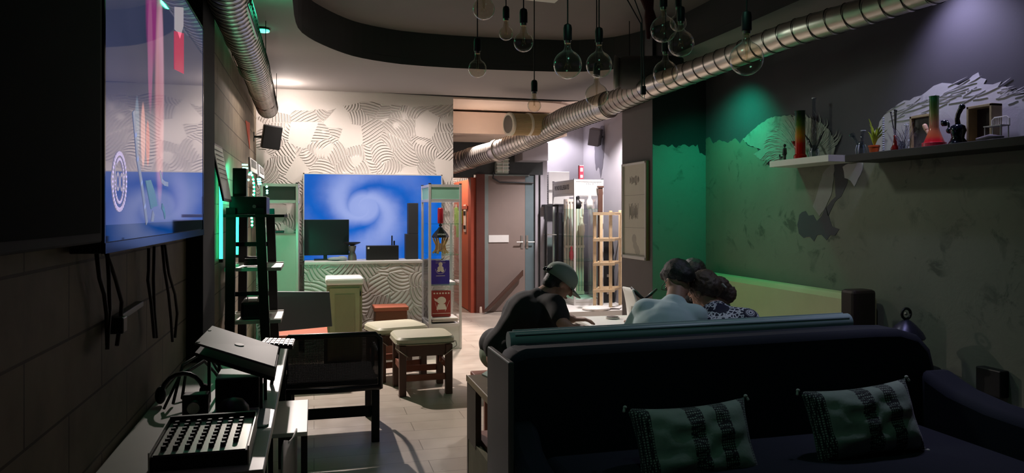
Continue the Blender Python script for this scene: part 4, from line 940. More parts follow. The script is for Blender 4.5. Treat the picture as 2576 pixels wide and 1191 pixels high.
# hidden glow: tubes added to imitate soft green light on the wall
g = mat('green_glow_strip', (40, 255, 170), .4, var=0, emit=6)
t = thing('glow_tube', 'added green glow tube lighting the left wall behind the rack posts', 'added glow', (-.6, 5.8, 1.2)); obj('tube', MB().cyl((-.598, 5.25, 1.18), (-.598, 5.25, 1.78), .012, n=10), g, t); obj('cap', MB().cyl((-.598, 5.25, 1.155), (-.598, 5.25, 1.179), .014, n=10).cyl((-.598, 5.25, 1.781), (-.598, 5.25, 1.8), .014, n=10), black, t)
t = thing('glow_tube', 'second added green glow tube farther along the wall beyond the rack', 'added glow', (-.6, 6.4, 1.4)); obj('tube', MB().cyl((-.598, 6.35, 1.15), (-.598, 6.35, 1.8), .012, n=10), g, t); obj('cap', MB().cyl((-.598, 6.35, 1.125), (-.598, 6.35, 1.149), .014, n=10).cyl((-.598, 6.35, 1.801), (-.598, 6.35, 1.82), .014, n=10), black, t)
# framed sheets leaning from the wall
def board(label, pts, m=whitep):
    t = thing('framed_print', label, 'picture frame', pts[3]); a, b_, c, d = [V(p) for p in pts]; nrm = (b_ - a).cross(d - a).normalized() * .012
    if nrm.x > 0: nrm = -nrm
    obj('frame', MB().prism([a, b_, c, d], nrm), black, t); ce = (a + b_ + c + d) / 4
    q = [ce + (p - ce) * .92 - nrm * .05 for p in (a, b_, c, d)]; obj('sheet', MB().prism(q, -nrm * .1), m, t)
    mb = MB()
    for k in range(7):
        f = .12 + k * .08; p = a.lerp(d, f).lerp(b_.lerp(c, f), .12) - nrm * .25; p2 = a.lerp(d, f).lerp(b_.lerp(c, f), .85) - nrm * .25; mb.bar(p, p2, .008, .002)
    obj('text_lines', mb, mat('grey_print', (150, 150, 148), .7, var=0), t); return t
board('framed printed sheet tilted out from the wall just past the black post', [(-.602, 4.82, 1.92), (-.602, 5.35, 1.93), (-.54, 5.35, 1.56), (-.53, 4.82, 1.56)])
board('small white framed sheet above the green lights, nearer one', [P(628, 395, X=-.50), P(646, 408, X=-.50), P(648, 440, X=-.47), P(630, 432, X=-.47)])
board('small white framed sheet above the green lights, farther one', [P(650, 412, X=-.50), P(664, 425, X=-.50), P(665, 452, X=-.48), P(652, 444, X=-.48)])
t = thing('wall_mirror', 'dark-framed glass pane hung on the wall below the playing television', 'frame', (-.6, 4.4, 1.06))
mb = MB(); y0, y1, z0, z1 = 4.07, 4.80, 1.06, 2.0
for q in ((y0, y0 + .04, z0, z1), (y1 - .04, y1, z0, z1), (y0, y1, z0, z0 + .04), (y0, y1, z1 - .04, z1)): mb.box(-.618, -.585, *q)
obj('frame', mb, mat('slate_frame', (80, 92, 94), .4), t); obj('pane', MB().box(-.61, -.605, y0 + .04, y1 - .04, z0 + .04, z1 - .04), mat('dark_mirror', (30, 34, 36), .05, .8, var=0), t)
tag(obj('orange_pennant', MB().prism([(-.6185, 7.3, 2.35), (-.6185, 7.75, 2.38), (-.6185, 7.75, 2.12)], (.004, 0, 0)), mat('orange_paper', (226, 92, 60), .7)), 'orange triangle on the stone wall below the left duct', 'pennant')

# ------------------------------------------------------------------ desk
DZ = .73
t = thing('desk', 'long narrow pale desk along the left wall, cluttered with equipment', 'desk', (-.38, 3.4, 0))
obj('desktop', MB().box(-.612, -.142, 2.28, 4.55, DZ - .03, DZ), mat('pale_desk', (196, 196, 190), .4, var=.06), t, bevel=.004)
for a in (-.6, -.2):
    for b_ in (2.32, 4.48): obj('leg', MB().box(a, a + .04, b_, b_ + .04, 0, DZ - .031), blackmatte, t)
t = thing('mixing_console', 'silver audio mixer with rows of dark knobs at the desk front', 'mixer', (-.32, 2.6, DZ))
T = Matrix.Translation((-.325, 2.50, DZ + .022)) @ Matrix.Rotation(.05, 4, 'X') @ Matrix.Diagonal((.92, .86, 1, 1))
obj('body', MB().box(-.145, .145, -.19, .17, -.015, .03, T), black, t, bevel=.004); fp = obj('faceplate', MB().box(-.138, .138, -.182, .162, .0305, .033, T), mat('brushed_panel', (176, 178, 170), .35, .5, var=.1), t)
for i in range(7):
    for j in range(8):
        if j == 7 and i > 5: continue
        c = T @ V((-.115 + i * .036, .13 - j * .038, .0335)); obj('knob', MB().tube([c, c + V((0, 0, .012))], [.0085, .007], 10), black, fp)
obj('side_rail', MB().box(-.15, -.1455, -.195, .175, -.016, .045, T), alu, t); obj('side_rail', MB().box(.1455, .15, -.195, .175, -.016, .045, T), alu, t); obj('back_rail', MB().box(-.145, .145, .171, .185, -.016, .05, T), black, t)
t = thing('box', 'black box with pale teal top on the desk behind the mixer', 'box', (-.28, 3.1, DZ)); obj('body', MB().box(-.365, -.205, 3.02, 3.2, DZ + .0005, .845), black, t, bevel=.003); obj('top_sheet', MB().box(-.363, -.207, 3.022, 3.198, .8455, .85), mat('teal_card', (150, 190, 180), .5), t)
tag(obj('mouse_pad', MB().prism([(-.40, 2.72, DZ + .0005), (-.17, 2.72, DZ + .0005), (-.155, 2.75, DZ + .0005), (-.16, 2.95, DZ + .0005), (-.18, 2.97, DZ + .0005), (-.40, 2.97, DZ + .0005)], (0, 0, .006)), mat('pad_teal', (120, 150, 140), .6)), 'flat greenish mat on the desk between mixer and black box', 'mouse pad')
tag(obj('dome_speaker', MB().lathe([(.05, 0), (.058, .015), (.055, .04), (.035, .065), (.002, .075)], (-.285, 2.86, DZ + .007), n=24), black, smooth=True), 'black dome-shaped device on the greenish desk mat', 'speaker')
# laptop
HL, HR, FR, FL = P(489, 868, d=2.92), P(692, 930, d=2.75), P(702, 878, d=2.98), P(533, 824, d=3.15)
t = thing('laptop', 'dark laptop with an oval badge on its lid, propped above the desk', 'laptop', (-.3, 3.1, DZ))
nrm = (HR - HL).cross(FL - HL).normalized()
if nrm.z < 0: nrm = -nrm
lidm = mat('laptop_lid', (98, 93, 90), .5, .0, var=.05)
obj('lid', MB().prism([HL, HR, FR, FL], nrm * .009), lidm, t, bevel=.003)
dn = V((0, 0, -.012)); obj('base', MB().prism([HL + dn - nrm * .02, HR + dn - nrm * .02, FR + dn - nrm * .012, FL + dn - nrm * .012], -nrm * .014), black, t, bevel=.003)
c = (HL + HR + FR + FL) / 4 + nrm * .0095; xa = (HR - HL).normalized(); ya_ = nrm.cross(xa); M = frameM(c, xa, ya_)
obj('badge', MB().lathe([(.02, 0), (.02, .0012)], n=28, M=M @ Matrix.Diagonal((1.1, .62, 1, 1))), whitep, t)
mb = MB()
for p in (HL.lerp(FL, .08), HL.lerp(FL, .75)): mb.lathe([(.007, 0), (.007, .001)], n=14, M=Matrix.Translation(p.lerp(HR, .03) + nrm * .0095) @ nrm.to_track_quat('Z', 'Y').to_matrix().to_4x4())
obj('screw', mb, black, t)
st = thing('laptop_stand', 'black metal stand carrying the laptop on the desk', 'stand', (-.3, 3.1, DZ)); ce = (HL + HR + FR + FL) / 4
for q in (HL.lerp(HR, .15).lerp(FL.lerp(FR, .15), .2), HL.lerp(HR, .82).lerp(FL.lerp(FR, .82), .2), HL.lerp(HR, .82).lerp(FL.lerp(FR, .82), .85), HL.lerp(HR, .15).lerp(FL.lerp(FR, .15), .85)):
    obj('leg', MB().bar((max(q.x, -.6) if q.x < -.16 else -.165, q.y, DZ + .001), q - V((0, 0, .05)), .012), black, st)
obj('tray', MB().prism([p - V((0, 0, .051)) + (ce - p) * .08 for p in (HL, HR, FR, FL)], (0, 0, .004)), black, st)
# keyboard behind the laptop
KB = [P(655, 862, d=3.28), P(736, 868, d=3.22), P(742, 852, d=3.42), P(668, 850, d=3.48)]
t = thing('button_controller', 'pale button keyboard poking out beyond the laptop', 'keyboard', KB[0]); kbd = obj('body', MB().prism([p - V((0, 0, .02)) for p in KB], (0, 0, .016)), black, t)
for i in range(7):
    for j in range(3):
        def q(u, v): return KB[0].lerp(KB[1], u).lerp(KB[3].lerp(KB[2], u), v) - V((0, 0, .0035))
        u0, v0 = (i + .1) / 7, (j + .1) / 3; obj('key', MB().prism([q(u0, v0), q(u0 + .11, v0), q(u0 + .11, v0 + .26), q(u0, v0 + .26)], (0, 0, .004)), whitep, kbd)
obj('stand', MB().bar(V((KB[0].x + .02, KB[0].y, DZ + .001)), KB[0] + V((.02, .02, -.021)), .015).bar(V((KB[1].x - .09, KB[1].y + .05, DZ + .001)), KB[1] + V((-.06, .05, -.021)), .015), black, t)
# dark clutter
random.seed(4)
t = thing('headphones', 'dark headphones lying on the desk near the wall', 'headphones', (-.5, 3.3, DZ)); obj('headband', MB().tube([(-.5 + .08 * math.cos(a * PI / 10), 3.15, DZ + .03 + .09 * math.sin(a * PI / 10)) for a in range(11)], .009, 8), black, t, smooth=True); obj('ear_cup', MB().ball((-.58, 3.15, DZ + .04), .02, .035, .035), blackmatte, t, smooth=True); obj('ear_cup', MB().ball((-.42, 3.15, DZ + .04), .02, .035, .035), blackmatte, t, smooth=True)
t = thing('camera', 'small dark camera with shiny lens ring on the desk', 'camera', (-.42, 2.95, DZ)); obj('body', MB().box(-.47, -.38, 2.94, 3.0, DZ + .0005, .81), black, t, bevel=.006); obj('lens', MB().cyl((-.425, 2.939, .77), (-.425, 2.90, .77), .024, n=20), black, t); obj('lens_ring', MB().tube([(-.425, 2.8995, .77), (-.425, 2.896, .77)], [.022, .02], 20), steel, t)
mb = MB()
for k, (x0_, zz_) in enumerate(((3.35, 0), (3.42, .03), (3.5, -.02))):
    mb.tube([(-.55 + .02 * k, x0_ - .3, DZ + .01), (-.52, x0_ - .15, DZ + .1 + zz_), (-.45, x0_, DZ + .13 + zz_), (-.42, x0_ + .1, DZ + .06), (-.4, x0_ + .15, DZ + .01)], .006, 6)
tag(obj('cable_tangle', mb, cord, smooth=True), 'loose loops of thick black cable on the desk by the wall', 'cable')
# cables hanging below the televisions
labs = ['black cable below the televisions, nearest the camera, swinging wide', 'black cable hanging straight, second from the camera', 'black cable bowed near the power strip', 'thin black cable at the middle under the playing television', 'straight black cable beside the thin one', 'pair-end black cable nearest the glass frame', 'farthest black cable curving inward under the playing television']
cbl = [[(243, 640), (250, 700), (262, 740), (268, 790), (270, 870)], [(270, 640), (274, 700), (276, 780), (272, 830), (270, 880)], [(268, 640), (290, 700), (306, 760), (304, 800), (294, 870)], [(374, 625), (374, 680), (372, 705), (380, 760), (388, 850)], [(388, 620), (386, 700), (388, 780), (394, 850)], [(408, 618), (414, 680), (424, 740), (430, 800), (434, 860)], [(414, 618), (425, 690), (440, 740), (446, 790), (440, 850)]]
for k, c in enumerate(cbl):
    tag(obj('hanging_cable', MB().tube([P(x, y, X=-.585 + .004 * (k % 3)) for x, y in c], .006, 6), mat('brown_black_cord', (46, 30, 26), .6, var=0), smooth=True), labs[k], 'cable', group='cables hanging under the left televisions')
t = thing('power_strip', 'pale power strip mounted on the block wall behind the cables', 'power strip', P(315, 790, X=-.6))
a, b_ = P(276, 812, X=-.61), P(350, 765, X=-.61); obj('body', MB().bar(a, b_, .03, .02), mat('grey_plastic', (130, 136, 132), .5), t, bevel=.003); obj('plug', MB().box(a.x, a.x + .05, a.y - .05, a.y, a.z - .03, a.z + .02), black, t, bevel=.005)
# white side table and grey folded board right of the desk
t = thing('side_table', 'small white-topped table with dark legs beside the desk', 'table', (-.1, 4.0, 0)); obj('tabletop', MB().box(-.25, -.03, 3.62, 4.25, .43, .45), whitep, t, bevel=.003)
for a in (-.24, -.06):
    for b_ in (3.64, 4.2): obj('leg', MB().box(a, a + .025, b_, b_ + .025, 0, .429), blackmatte, t)
t = thing('folded_board', 'grey curved cardboard sheet standing beside the desk near the camera', 'board', (-.08, 3.3, 0))
mb = MB(); rs = []
for i in range(7):
    rs.append([V((-.13 + .05 * (i / 6) ** 2, 3.2 + .45 * i / 6, z_)) for z_ in (.05, .2, .35, .47 + .03 * math.sin(i))])
mb.rings(rs, close_u=False); obj('sheet', mb, mat('grey_card', (150, 146, 144), .6), t, smooth=True, solid=.006); obj('foot', MB().box(-.14, -.07, 3.25, 3.6, 0, .048), blackmatte, t)
tag(obj('white_box', MB().box(-.2, .0, 2.7, 3.1, .3, .302).box(-.2, -.0, 2.7, 3.1, 0, .2995), mat('card_grey', (120, 118, 116), .7)), 'grey carton on the floor beneath the desk edge', 'carton')

# ------------------------------------------------------------------ sofa
navy = mat('navy_sofa_fabric', (17, 20, 38), .85, var=.12, vs=20, bump=.15, bs=150)
tealv = mat('slate_vinyl', (138, 156, 160), .38, var=.05)
t = thing('sofa', 'long dark navy sofa in the foreground with its back to the group', 'sofa', (1.95, 2.75, 0))
prof = [(.805, .02), (.805, .80), (.83, .865), (.9, .885), (2.7, .90), (2.86, .895), (2.98, .86), (3.05, .79), (3.075, .70), (3.08, .62), (3.08, .02)]
obj('backrest', MB().prism([(x, 3.09, z) for x, z in prof], (0, .2, 0)), navy, t, bevel=.035, smooth='auto')
obj('top_roll', MB().tube([(.875, 3.335, .885), (1.4, 3.335, .893), (2.0, 3.335, .897), (2.74, 3.335, .905)], [.045] * 4, 16).tube([(.90, 3.30, .918), (2.72, 3.30, .932)], .006, 6).tube([(.9, 3.35, .93), (2.72, 3.35, .948)], .005, 6), tealv, t, smooth='auto')
obj('seat', MB().box(.95, 2.95, 2.2, 3.085, .12, .43), navy, t, bevel=.05, smooth='auto')
arm = [(3.085, .02), (3.085, .70), (3.0, .665), (2.9, .63), (2.7, .60), (2.3, .585), (2.16, .55), (2.12, .45), (2.12, .02)]
obj('arm', MB().prism([(2.955, y, z) for y, z in arm], (.19, 0, 0)), navy, t, bevel=.04, smooth='auto')
arm2 = [(y, max(.02, z - (.17 if z > .1 and y < 3.07 else 0.1))) for y, z in arm]
obj('arm', MB().prism([(.80, y, z) for y, z in arm2], (.145, 0, 0)), navy, t, bevel=.04, smooth='auto')
obj('end_board', MB().box(.775, .8, 2.95, 3.34, 0, .865), mat('dark_laminate', (84, 82, 84), .5), t, bevel=.006)

def m_pillow():
    m = NT('striped_cushion_cloth'); p = m.obj(); s = m.n('ShaderNodeSeparateXYZ', {0: p}); x = s.outputs[0]
    y = s.outputs[1]
    xx = m.math('ADD', x, m.math('MULTIPLY', m.math('MULTIPLY', y, y), -.25))
    def band(a, b_): return m.math('MULTIPLY', m.math('GREATER_THAN', xx, a), m.math('LESS_THAN', xx, b_))
    bd = m.math('MAXIMUM', m.math('MAXIMUM', band(-.4, -.205), band(-.045, .025)), m.math('MAXIMUM', band(.085, .15), band(.225, .4)))
    vo = m.n('ShaderNodeTexVoronoi', {'Vector': p, 'Scale': 95, 'Randomness': .25}, feature='DISTANCE_TO_EDGE')
    dark = m.math('LESS_THAN', vo.outputs['Distance'], .19)
    c = m.mix(m.math('MULTIPLY', bd, dark), m.mix(m.noise(p, 5, 4).outputs[0], lin((122, 136, 124)), lin((168, 176, 162))), lin((18, 16, 20)))
    m.link(c, m.b.inputs['Base Color']); m.b.inputs['Roughness'].default_value = .8; m.b.inputs['Sheen Weight'].default_value = .2
    m.bump(m.noise(p, 14, 4).outputs[0], .5, .01); return m.m
pilM = m_pillow()
def pillow(label, TL, TR, h, lean):
    TL, TR = V(TL), V(TR); x = (TR - TL).normalized(); w_ = (TR - TL).length
    up = V((0, lean, 1)).normalized(); up = (up - x * up.dot(x)).normalized()
    c = (TL + TR) / 2 - up * h / 2
    t = thing('cushion', label, 'cushion', c, world=False, group='striped cushions on the navy sofa')
    z = x.cross(up); M = Matrix((x, up, z)).transposed()
    t.rotation_euler = M.to_euler()
    mb = MB(); n, m = 28, 18
    for sgn in (1, -1):
        vs = []
        for j in range(m + 1):
            row = []
            for i in range(n + 1):
                a, b_ = -1 + 2 * i / n, -1 + 2 * j / m
                pin = 1 - .13 * (1 - abs(b_)) ** .8 * 0 ; ex = w_ / 2 * a * (1 - .07 * (1 - b_ * b_)); ey = h / 2 * b_ * (1 - .12 * (1 - a * a))
                th = .075 * ((1 - a ** 4) * (1 - b_ ** 4)) ** .55 * sgn
                th += .006 * noise.noise(V((a * 3, b_ * 3, sgn * 2))) * (1 - a ** 4) * (1 - b_ ** 4) * 4
                row.append(mb.bm.verts.new((ex, ey, th)))
            vs.append(row)
        for j in range(m):
            for i in range(n): mb.face((vs[j][i], vs[j][i + 1], vs[j + 1][i + 1], vs[j + 1][i]))
    bmesh.ops.remove_doubles(mb.bm, verts=mb.bm.verts, dist=.0008)
    obj('cover', mb, pilM, t, smooth=True)
    for a in (-1, 1):
        for b_ in (-1, 1): obj('tassel', MB().ball((a * (w_ / 2 + .008), b_ * (h / 2 + .004), 0), .009, .008, .008).cap((a * (w_ / 2 + .012), b_ * (h / 2 + .004) - .004, 0), .005, (a * (w_ / 2 + .016), b_ * (h / 2) - .012, 0), .006), mat('cream_tassel', (190, 188, 176), .9), t, smooth=True)
    return t
pillow('striped cushion on the left of the sofa seat, cut by the photo bottom', P(1577, 1028, Y=2.86), P(1872, 1000, Y=2.86), .335, .42)
pillow('striped cushion at the right end of the sofa, showing three patterned bands', P(2012, 985, Y=2.80), P(2277, 952, Y=2.80), .315, .36)

# ------------------------------------------------------------------ boxy bench beside the sofa
t = thing('bench_table', 'brown open-sided wooden bench directly left of the sofa end board', 'bench', (1.1, 3.65, 0))
obj('top', MB().box(.80, 1.45, 3.40, 3.93, .575, .605), mat('olive_brown_top', (96, 84, 60), .45, var=.12), t, bevel=.004)
obj('edge_strip', MB().box(.795, .7995, 3.40, 3.93, .575, .607), mat('tan_edging', (150, 130, 96), .5), t)
obj('side_panel', MB().box(.80, .83, 3.71, 3.93, .27, .574).box(.80, 1.45, 3.90, 3.93, .0, .27), mat('dark_olive_wood', (70, 58, 42), .6, var=.15), t); obj('leg', MB().box(.80, .84, 3.39, 3.43, 0, .574), wooddk, t)
obj('lower_panel', MB().box(.802, .83, 3.44, 3.899, 0, .29), mat('olive_cloth', (96, 92, 66), .9, bump=.6, bs=8), t)
obj('shelf', MB().box(.835, 1.44, 3.44, 3.89, .29, .31), woodbr, t)
t = thing('bundle', 'pale grey folded cloth bundle inside the open side of the bench', 'cloth', (.95, 3.55, .31)); obj('body', MB().ball((.95, 3.56, .375), .1, .09, .06).ball((.93, 3.5, .37), .07, .05, .055), mat('grey_cloth', (150, 158, 162), .9, bump=.5), t, smooth=True)
tag(obj('seat_pad', MB().prism([P(1212, 944, Z=.607), P(1235, 930, Z=.607), P(1300, 935, Z=.607), P(1300, 958, Z=.607), P(1243, 958, Z=.607)], (0, 0, .006)), mat('pale_teal_pad', (160, 178, 164), .7)), 'thin pale pad lying on the bench top beside the sofa', 'pad')

# hidden seats
t = thing('wooden_bench', 'low wooden bench under the two people behind the sofa', 'bench', (2.3, 3.95, 0)); obj('seat', MB().box(1.65, 2.95, 3.78, 4.18, .40, .44), woodbr, t, bevel=.006)
for a in (1.7, 2.86):
    for b_ in (3.8, 4.12): obj('leg', MB().box(a, a + .04, b_, b_ + .04, 0, .399), woodbr, t)
# wall bench on the right
creamv = mat('cream_vinyl', (196, 186, 140), .5, var=.08)
t = thing('wall_bench', 'long cream vinyl bench against the mural wall', 'bench', (3.2, 5.0, 0))
mb = MB(); mb.prism([(3.33, 6.0, .44), (3.28, 6.0, .50), (3.34, 6.0, .92), (3.37, 6.0, .955), (3.44, 6.0, .96), (3.47, 6.0, .94), (3.47, 6.0, .44)], (0, -2.05, 0)); obj('backrest', mb, creamv, t, bevel=.015)
obj('seat', MB().box(3.05, 3.47, 3.95, 6.0, .3, .438), creamv, t, bevel=.02); obj('base', MB().box(3.08, 3.46, 3.97, 5.98, 0, .299), wooddk, t)
obj('end_panel', MB().box(3.18, 3.35, 3.82, 3.94, 0, 1.01), mat('brown_end_panel', (42, 29, 23), .5), t, bevel=.02)
# lantern on a side table at the sofa's right end
t = thing('side_table', 'small dark side table behind the right end of the sofa', 'table', (3.28, 3.52, 0)); obj('tabletop', MB().lathe([(.16, .58), (.16, .605)], (3.29, 3.5, 0), n=32), blackmatte, t, bevel=.003); obj('leg', MB().cyl((3.29, 3.5, 0), (3.29, 3.5, .579), .025), blackmatte, t); obj('foot', MB().lathe([(.12, .001), (.1, .02), (.03, .03)], (3.29, 3.5, 0)), blackmatte, t)
c = V((3.27, 3.5, .6055))
t = thing('lantern', 'dark metal filigree lantern with domed top and ring at the sofa right end', 'lantern', c, world=False)
obj('base', MB().lathe([(.08, 0), (.085, .01), (.085, .03), (.07, .035)], n=8), black, t); obj('glass_body', MB().lathe([(.068, .036), (.072, .16)], n=8), glassm('violet_glass', (150, 140, 200)), t)
mb = MB()
for k in range(8): a = k * PI / 4; mb.cyl((.073 * math.cos(a), .073 * math.sin(a), .036), (.076 * math.cos(a), .076 * math.sin(a), .16), .004, n=6)
obj('frame', mb, black, t); obj('dome', MB().lathe([(.095, .161), (.1, .17), (.085, .2), (.055, .235), (.025, .262), (.012, .27)], n=24), mat('pierced_metal', (70, 66, 90), .35, .6, var=.3, vs=80), t, smooth='auto')
obj('ring', MB().tube([(.03 * math.cos(k * PI / 10), 0, .302 + .03 * math.sin(k * PI / 10)) for k in range(21)], .008, 8), black, t, smooth=True); obj('knob', MB().ball((0, 0, .302), .009), steel, t, smooth=True)
tag(obj('wall_socket', MB().box(3.44, 3.499, 3.05, 3.2, .52, .66), black, bevel=.006), 'black box fixed low on the right wall past the sofa arm', 'wall box')

# ------------------------------------------------------------------ white tables
def tablep(name, label, pxs, z, legs=True):
    t = thing(name, label, 'table', P(*pxs[0], Z=z) * 1); t['_w'] = list(t.location)
    poly = [P(x, y, Z=z - .028) for x, y in pxs]; poly = [V((p.x, p.y, z - .028)) for p in [P(x, y, Z=z) for x, y in pxs]]
    obj('tabletop', MB().prism(poly, (0, 0, .028)), whitep, t, bevel=.004)
    ce = sum(poly, V()) / len(poly)
    for i in ((0, 1, len(poly) // 2, len(poly) - 1)):
        p = ce + (poly[i] - ce) * .86; obj('leg', MB().box(p.x - .015, p.x + .015, p.y - .015, p.y + .015, 0, z - .029), alu, t)
    return t
tablep('white_table', 'nearer white table with a rounded corner beside the capped person', [(1398, 824), (1517, 823), (1528, 829), (1540, 838), (1550, 849), (1570, 885), (1398, 895)], .735)
tablep('white_table', 'farther white table carrying the dark dish', [(1437, 798), (1645, 791), (1672, 812), (1515, 821), (1497, 826)], .70)
t = thing('dish', 'shallow white dish with dark contents on the farther white table', 'dish', P(1541, 802, Z=.701), world=False); obj('plate', MB().lathe([(.03, .0), (.05, .004), (.055, .014), (.05, .013), (.03, .007)], n=28), whitep, t, smooth='auto'); obj('contents', MB().lathe([(.045, .0135), (.03, .017), (.002, .018)], n=20), wooddk, t, smooth=True)
# papers and cloth on the low platform
for k, (x_, y_, w_, h_, m, lab) in enumerate([(1538, 781, .32, .22, wooddk, 'dark flat board among papers on the white platform'), (1550, 787, .25, .2, whitep, 'white sheet nearest the front of the paper pile on the platform'), (1558, 779, .22, .16, whitep, 'small white sheet at the back right of the paper pile'), (1543, 788, .18, .1, creamM, 'cream folded paper at the front left of the pile')]):
    c = P(x_, y_, Z=.175); T = Matrix.Translation(V((min(c.x, 4.1), min(max(c.y, 9.5), 11.0), .1715 + .006 * k))) @ Matrix.Rotation(.5 * k, 4, 'Z')
    tag(obj('paper_sheet', MB().box(-w_ / 2, w_ / 2, -h_ / 2, h_ / 2, 0, .004, T), m), lab, 'paper', group='papers scattered on the white platform')
c = P(1500, 779, Z=.175); mb = MB(); mb.ball(V((c.x, min(c.y, 10.0), .19)), .2, .16, .035, n=24); tag(obj('white_cloth', mb, whitep, smooth=True), 'white crumpled cloth on the platform before the pine rack', 'cloth')
# white shell chair between the pillar and the seated people
t = thing('shell_chair', 'white shell chair back with black edge beside the mauve pillar', 'chair', P(1585, 800, d=5.6))
mb = MB(); rs = []
for i in range(8):
    f = i / 7; rs.append([P(1567 + 12 * f + 4 * math.sin(f * 3), 722 + 98 * f, d=5.6), P(1590 + 8 * math.sin(f * 3.1), 726 + 94 * f, d=5.5), P(1592 + 14 * math.sin(f * 2.6), 732 + 88 * f, d=5.35)])
mb.rings(rs, close_u=False); obj('shell', mb, whitep, t, smooth=True, solid=.012)
obj('edge', MB().tube([P(1588, 724, d=5.48), P(1598, 735, d=5.42), P(1612, 748, d=5.4), P(1624, 756, d=5.4)], [.008, .014, .012, .006], 8).tube([P(1622, 752, d=5.4), P(1636, 742, d=5.45), P(1652, 728, d=5.5)], [.006, .012, .008], 8), black, t, smooth=True)
a = P(1585, 815, d=5.5); obj('seat', MB().box(a.x - .02, a.x + .38, a.y - .2, a.y + .2, .44, .47), whitep, t, bevel=.01)
for dx in (0, .34):
    for dy in (-.18, .15): obj('leg', MB().box(a.x + dx, a.x + dx + .025, a.y + dy, a.y + dy + .025, 0, .439), alu, t)
obj('support', MB().bar((a.x + .0, a.y, .46), P(1590, 770, d=5.5), .03), whitep, t)

# ------------------------------------------------------------------ poster on the pillar
t = thing('framed_poster', 'tall white-framed poster of three faint sketches on the mauve pillar side', 'picture frame', (2.95, 6.48, 1.05))
y0, y1, z0, z1 = 6.21, 6.76, 1.05, 1.965
mb = MB()
for q in ((y0, y0 + .022, z0, z1), (y1 - .022, y1, z0, z1), (y0, y1, z0, z0 + .03), (y0, y1, z1 - .022, z1)): mb.box(2.925, 2.959, *q)
obj('frame', mb, alu, t, bevel=.003); sh = obj('sheet', MB().box(2.945, 2.955, y0 + .022, y1 - .022, z0 + .03, z1 - .022), mat('poster_paper', (206, 200, 186), .5, var=.05), t)
obj('side_edge', MB().box(2.927, 2.959, y0 - .012, y0 - .0005, z0, z1), woodbr, t)
gp = mat('faint_grey_ink', (140, 134, 126), .6, var=0)
def scrib(n, cy, cz, w_, h_, seed):
    random.seed(seed); mb = MB()
    for i in range(n):
        y = cy - w_ / 2 + w_ * i / n; h2 = h_ * random.uniform(.4, 1); mb.bar((2.9442, y, cz - h2 / 2 + random.uniform(-.01, .01)), (2.9442, y + random.uniform(-.01, .012), cz + h2 / 2), .001, .006, up=(0, 1, 0))
    return mb
obj('sketch', scrib(16, 6.5, 1.80, .22, .09, 1), gp, sh); obj('sketch', scrib(18, 6.52, 1.50, .2, .16, 2), gp, sh)
mb = MB()
for p, r in (((6.5, 1.24), .05), ((6.48, 1.18), .045), ((6.44, 1.14), .05), ((6.4, 1.12), .03)): mb.ball((2.9445, *p), .0006, r, r * .9)
obj('sketch', mb, mat('pale_grey_ink', (176, 170, 160), .6, var=0), sh); obj('rule', MB().box(2.9438, 2.9448, y0 + .03, y1 - .03, 1.655, 1.658).box(2.9438, 2.9448, y0 + .03, y1 - .03, 1.345, 1.348).box(2.9438, 2.9448, y0 + .03, y1 - .03, 1.09, 1.093), gp, sh)

# ------------------------------------------------------------------ wall shelves and their things
SZ = 1.85; XS = 3.38
tag(obj('wall_shelf', MB().box(3.24, 3.499, 2.2, 3.97, SZ - .045, SZ), mat('black_shelf', (24, 22, 24), .6, var=0), bevel=.003), 'long black wall shelf at the upper right carrying glassware and frames', 'shelf')
SW = 1.868
tag(obj('wall_shelf', MB().box(3.26, 3.498, 4.15, 4.80, SW - .045, SW), whitep, bevel=.003), 'short white floating shelf on the mural wall', 'shelf')
def at(px, z, X=XS):
    p = P(px, 300, X=X); return V((X, p.y, z + .0006))
def hpx(px, y0, y1, X=XS): return abs(P(px, y0, X=X).z - P(px, y1, X=X).z)
def m_grad(name, stops):
    m = NT(name); s = m.n('ShaderNodeSeparateXYZ', {0: m.obj()}); c = m.ramp(m.math('MULTIPLY', s.outputs[2], 1 / .38), stops)
    m.link(c, m.b.inputs['Base Color']); m.b.inputs['Roughness'].default_value = .12; m.b.inputs['Transmission Weight'].default_value = .35; return m.m
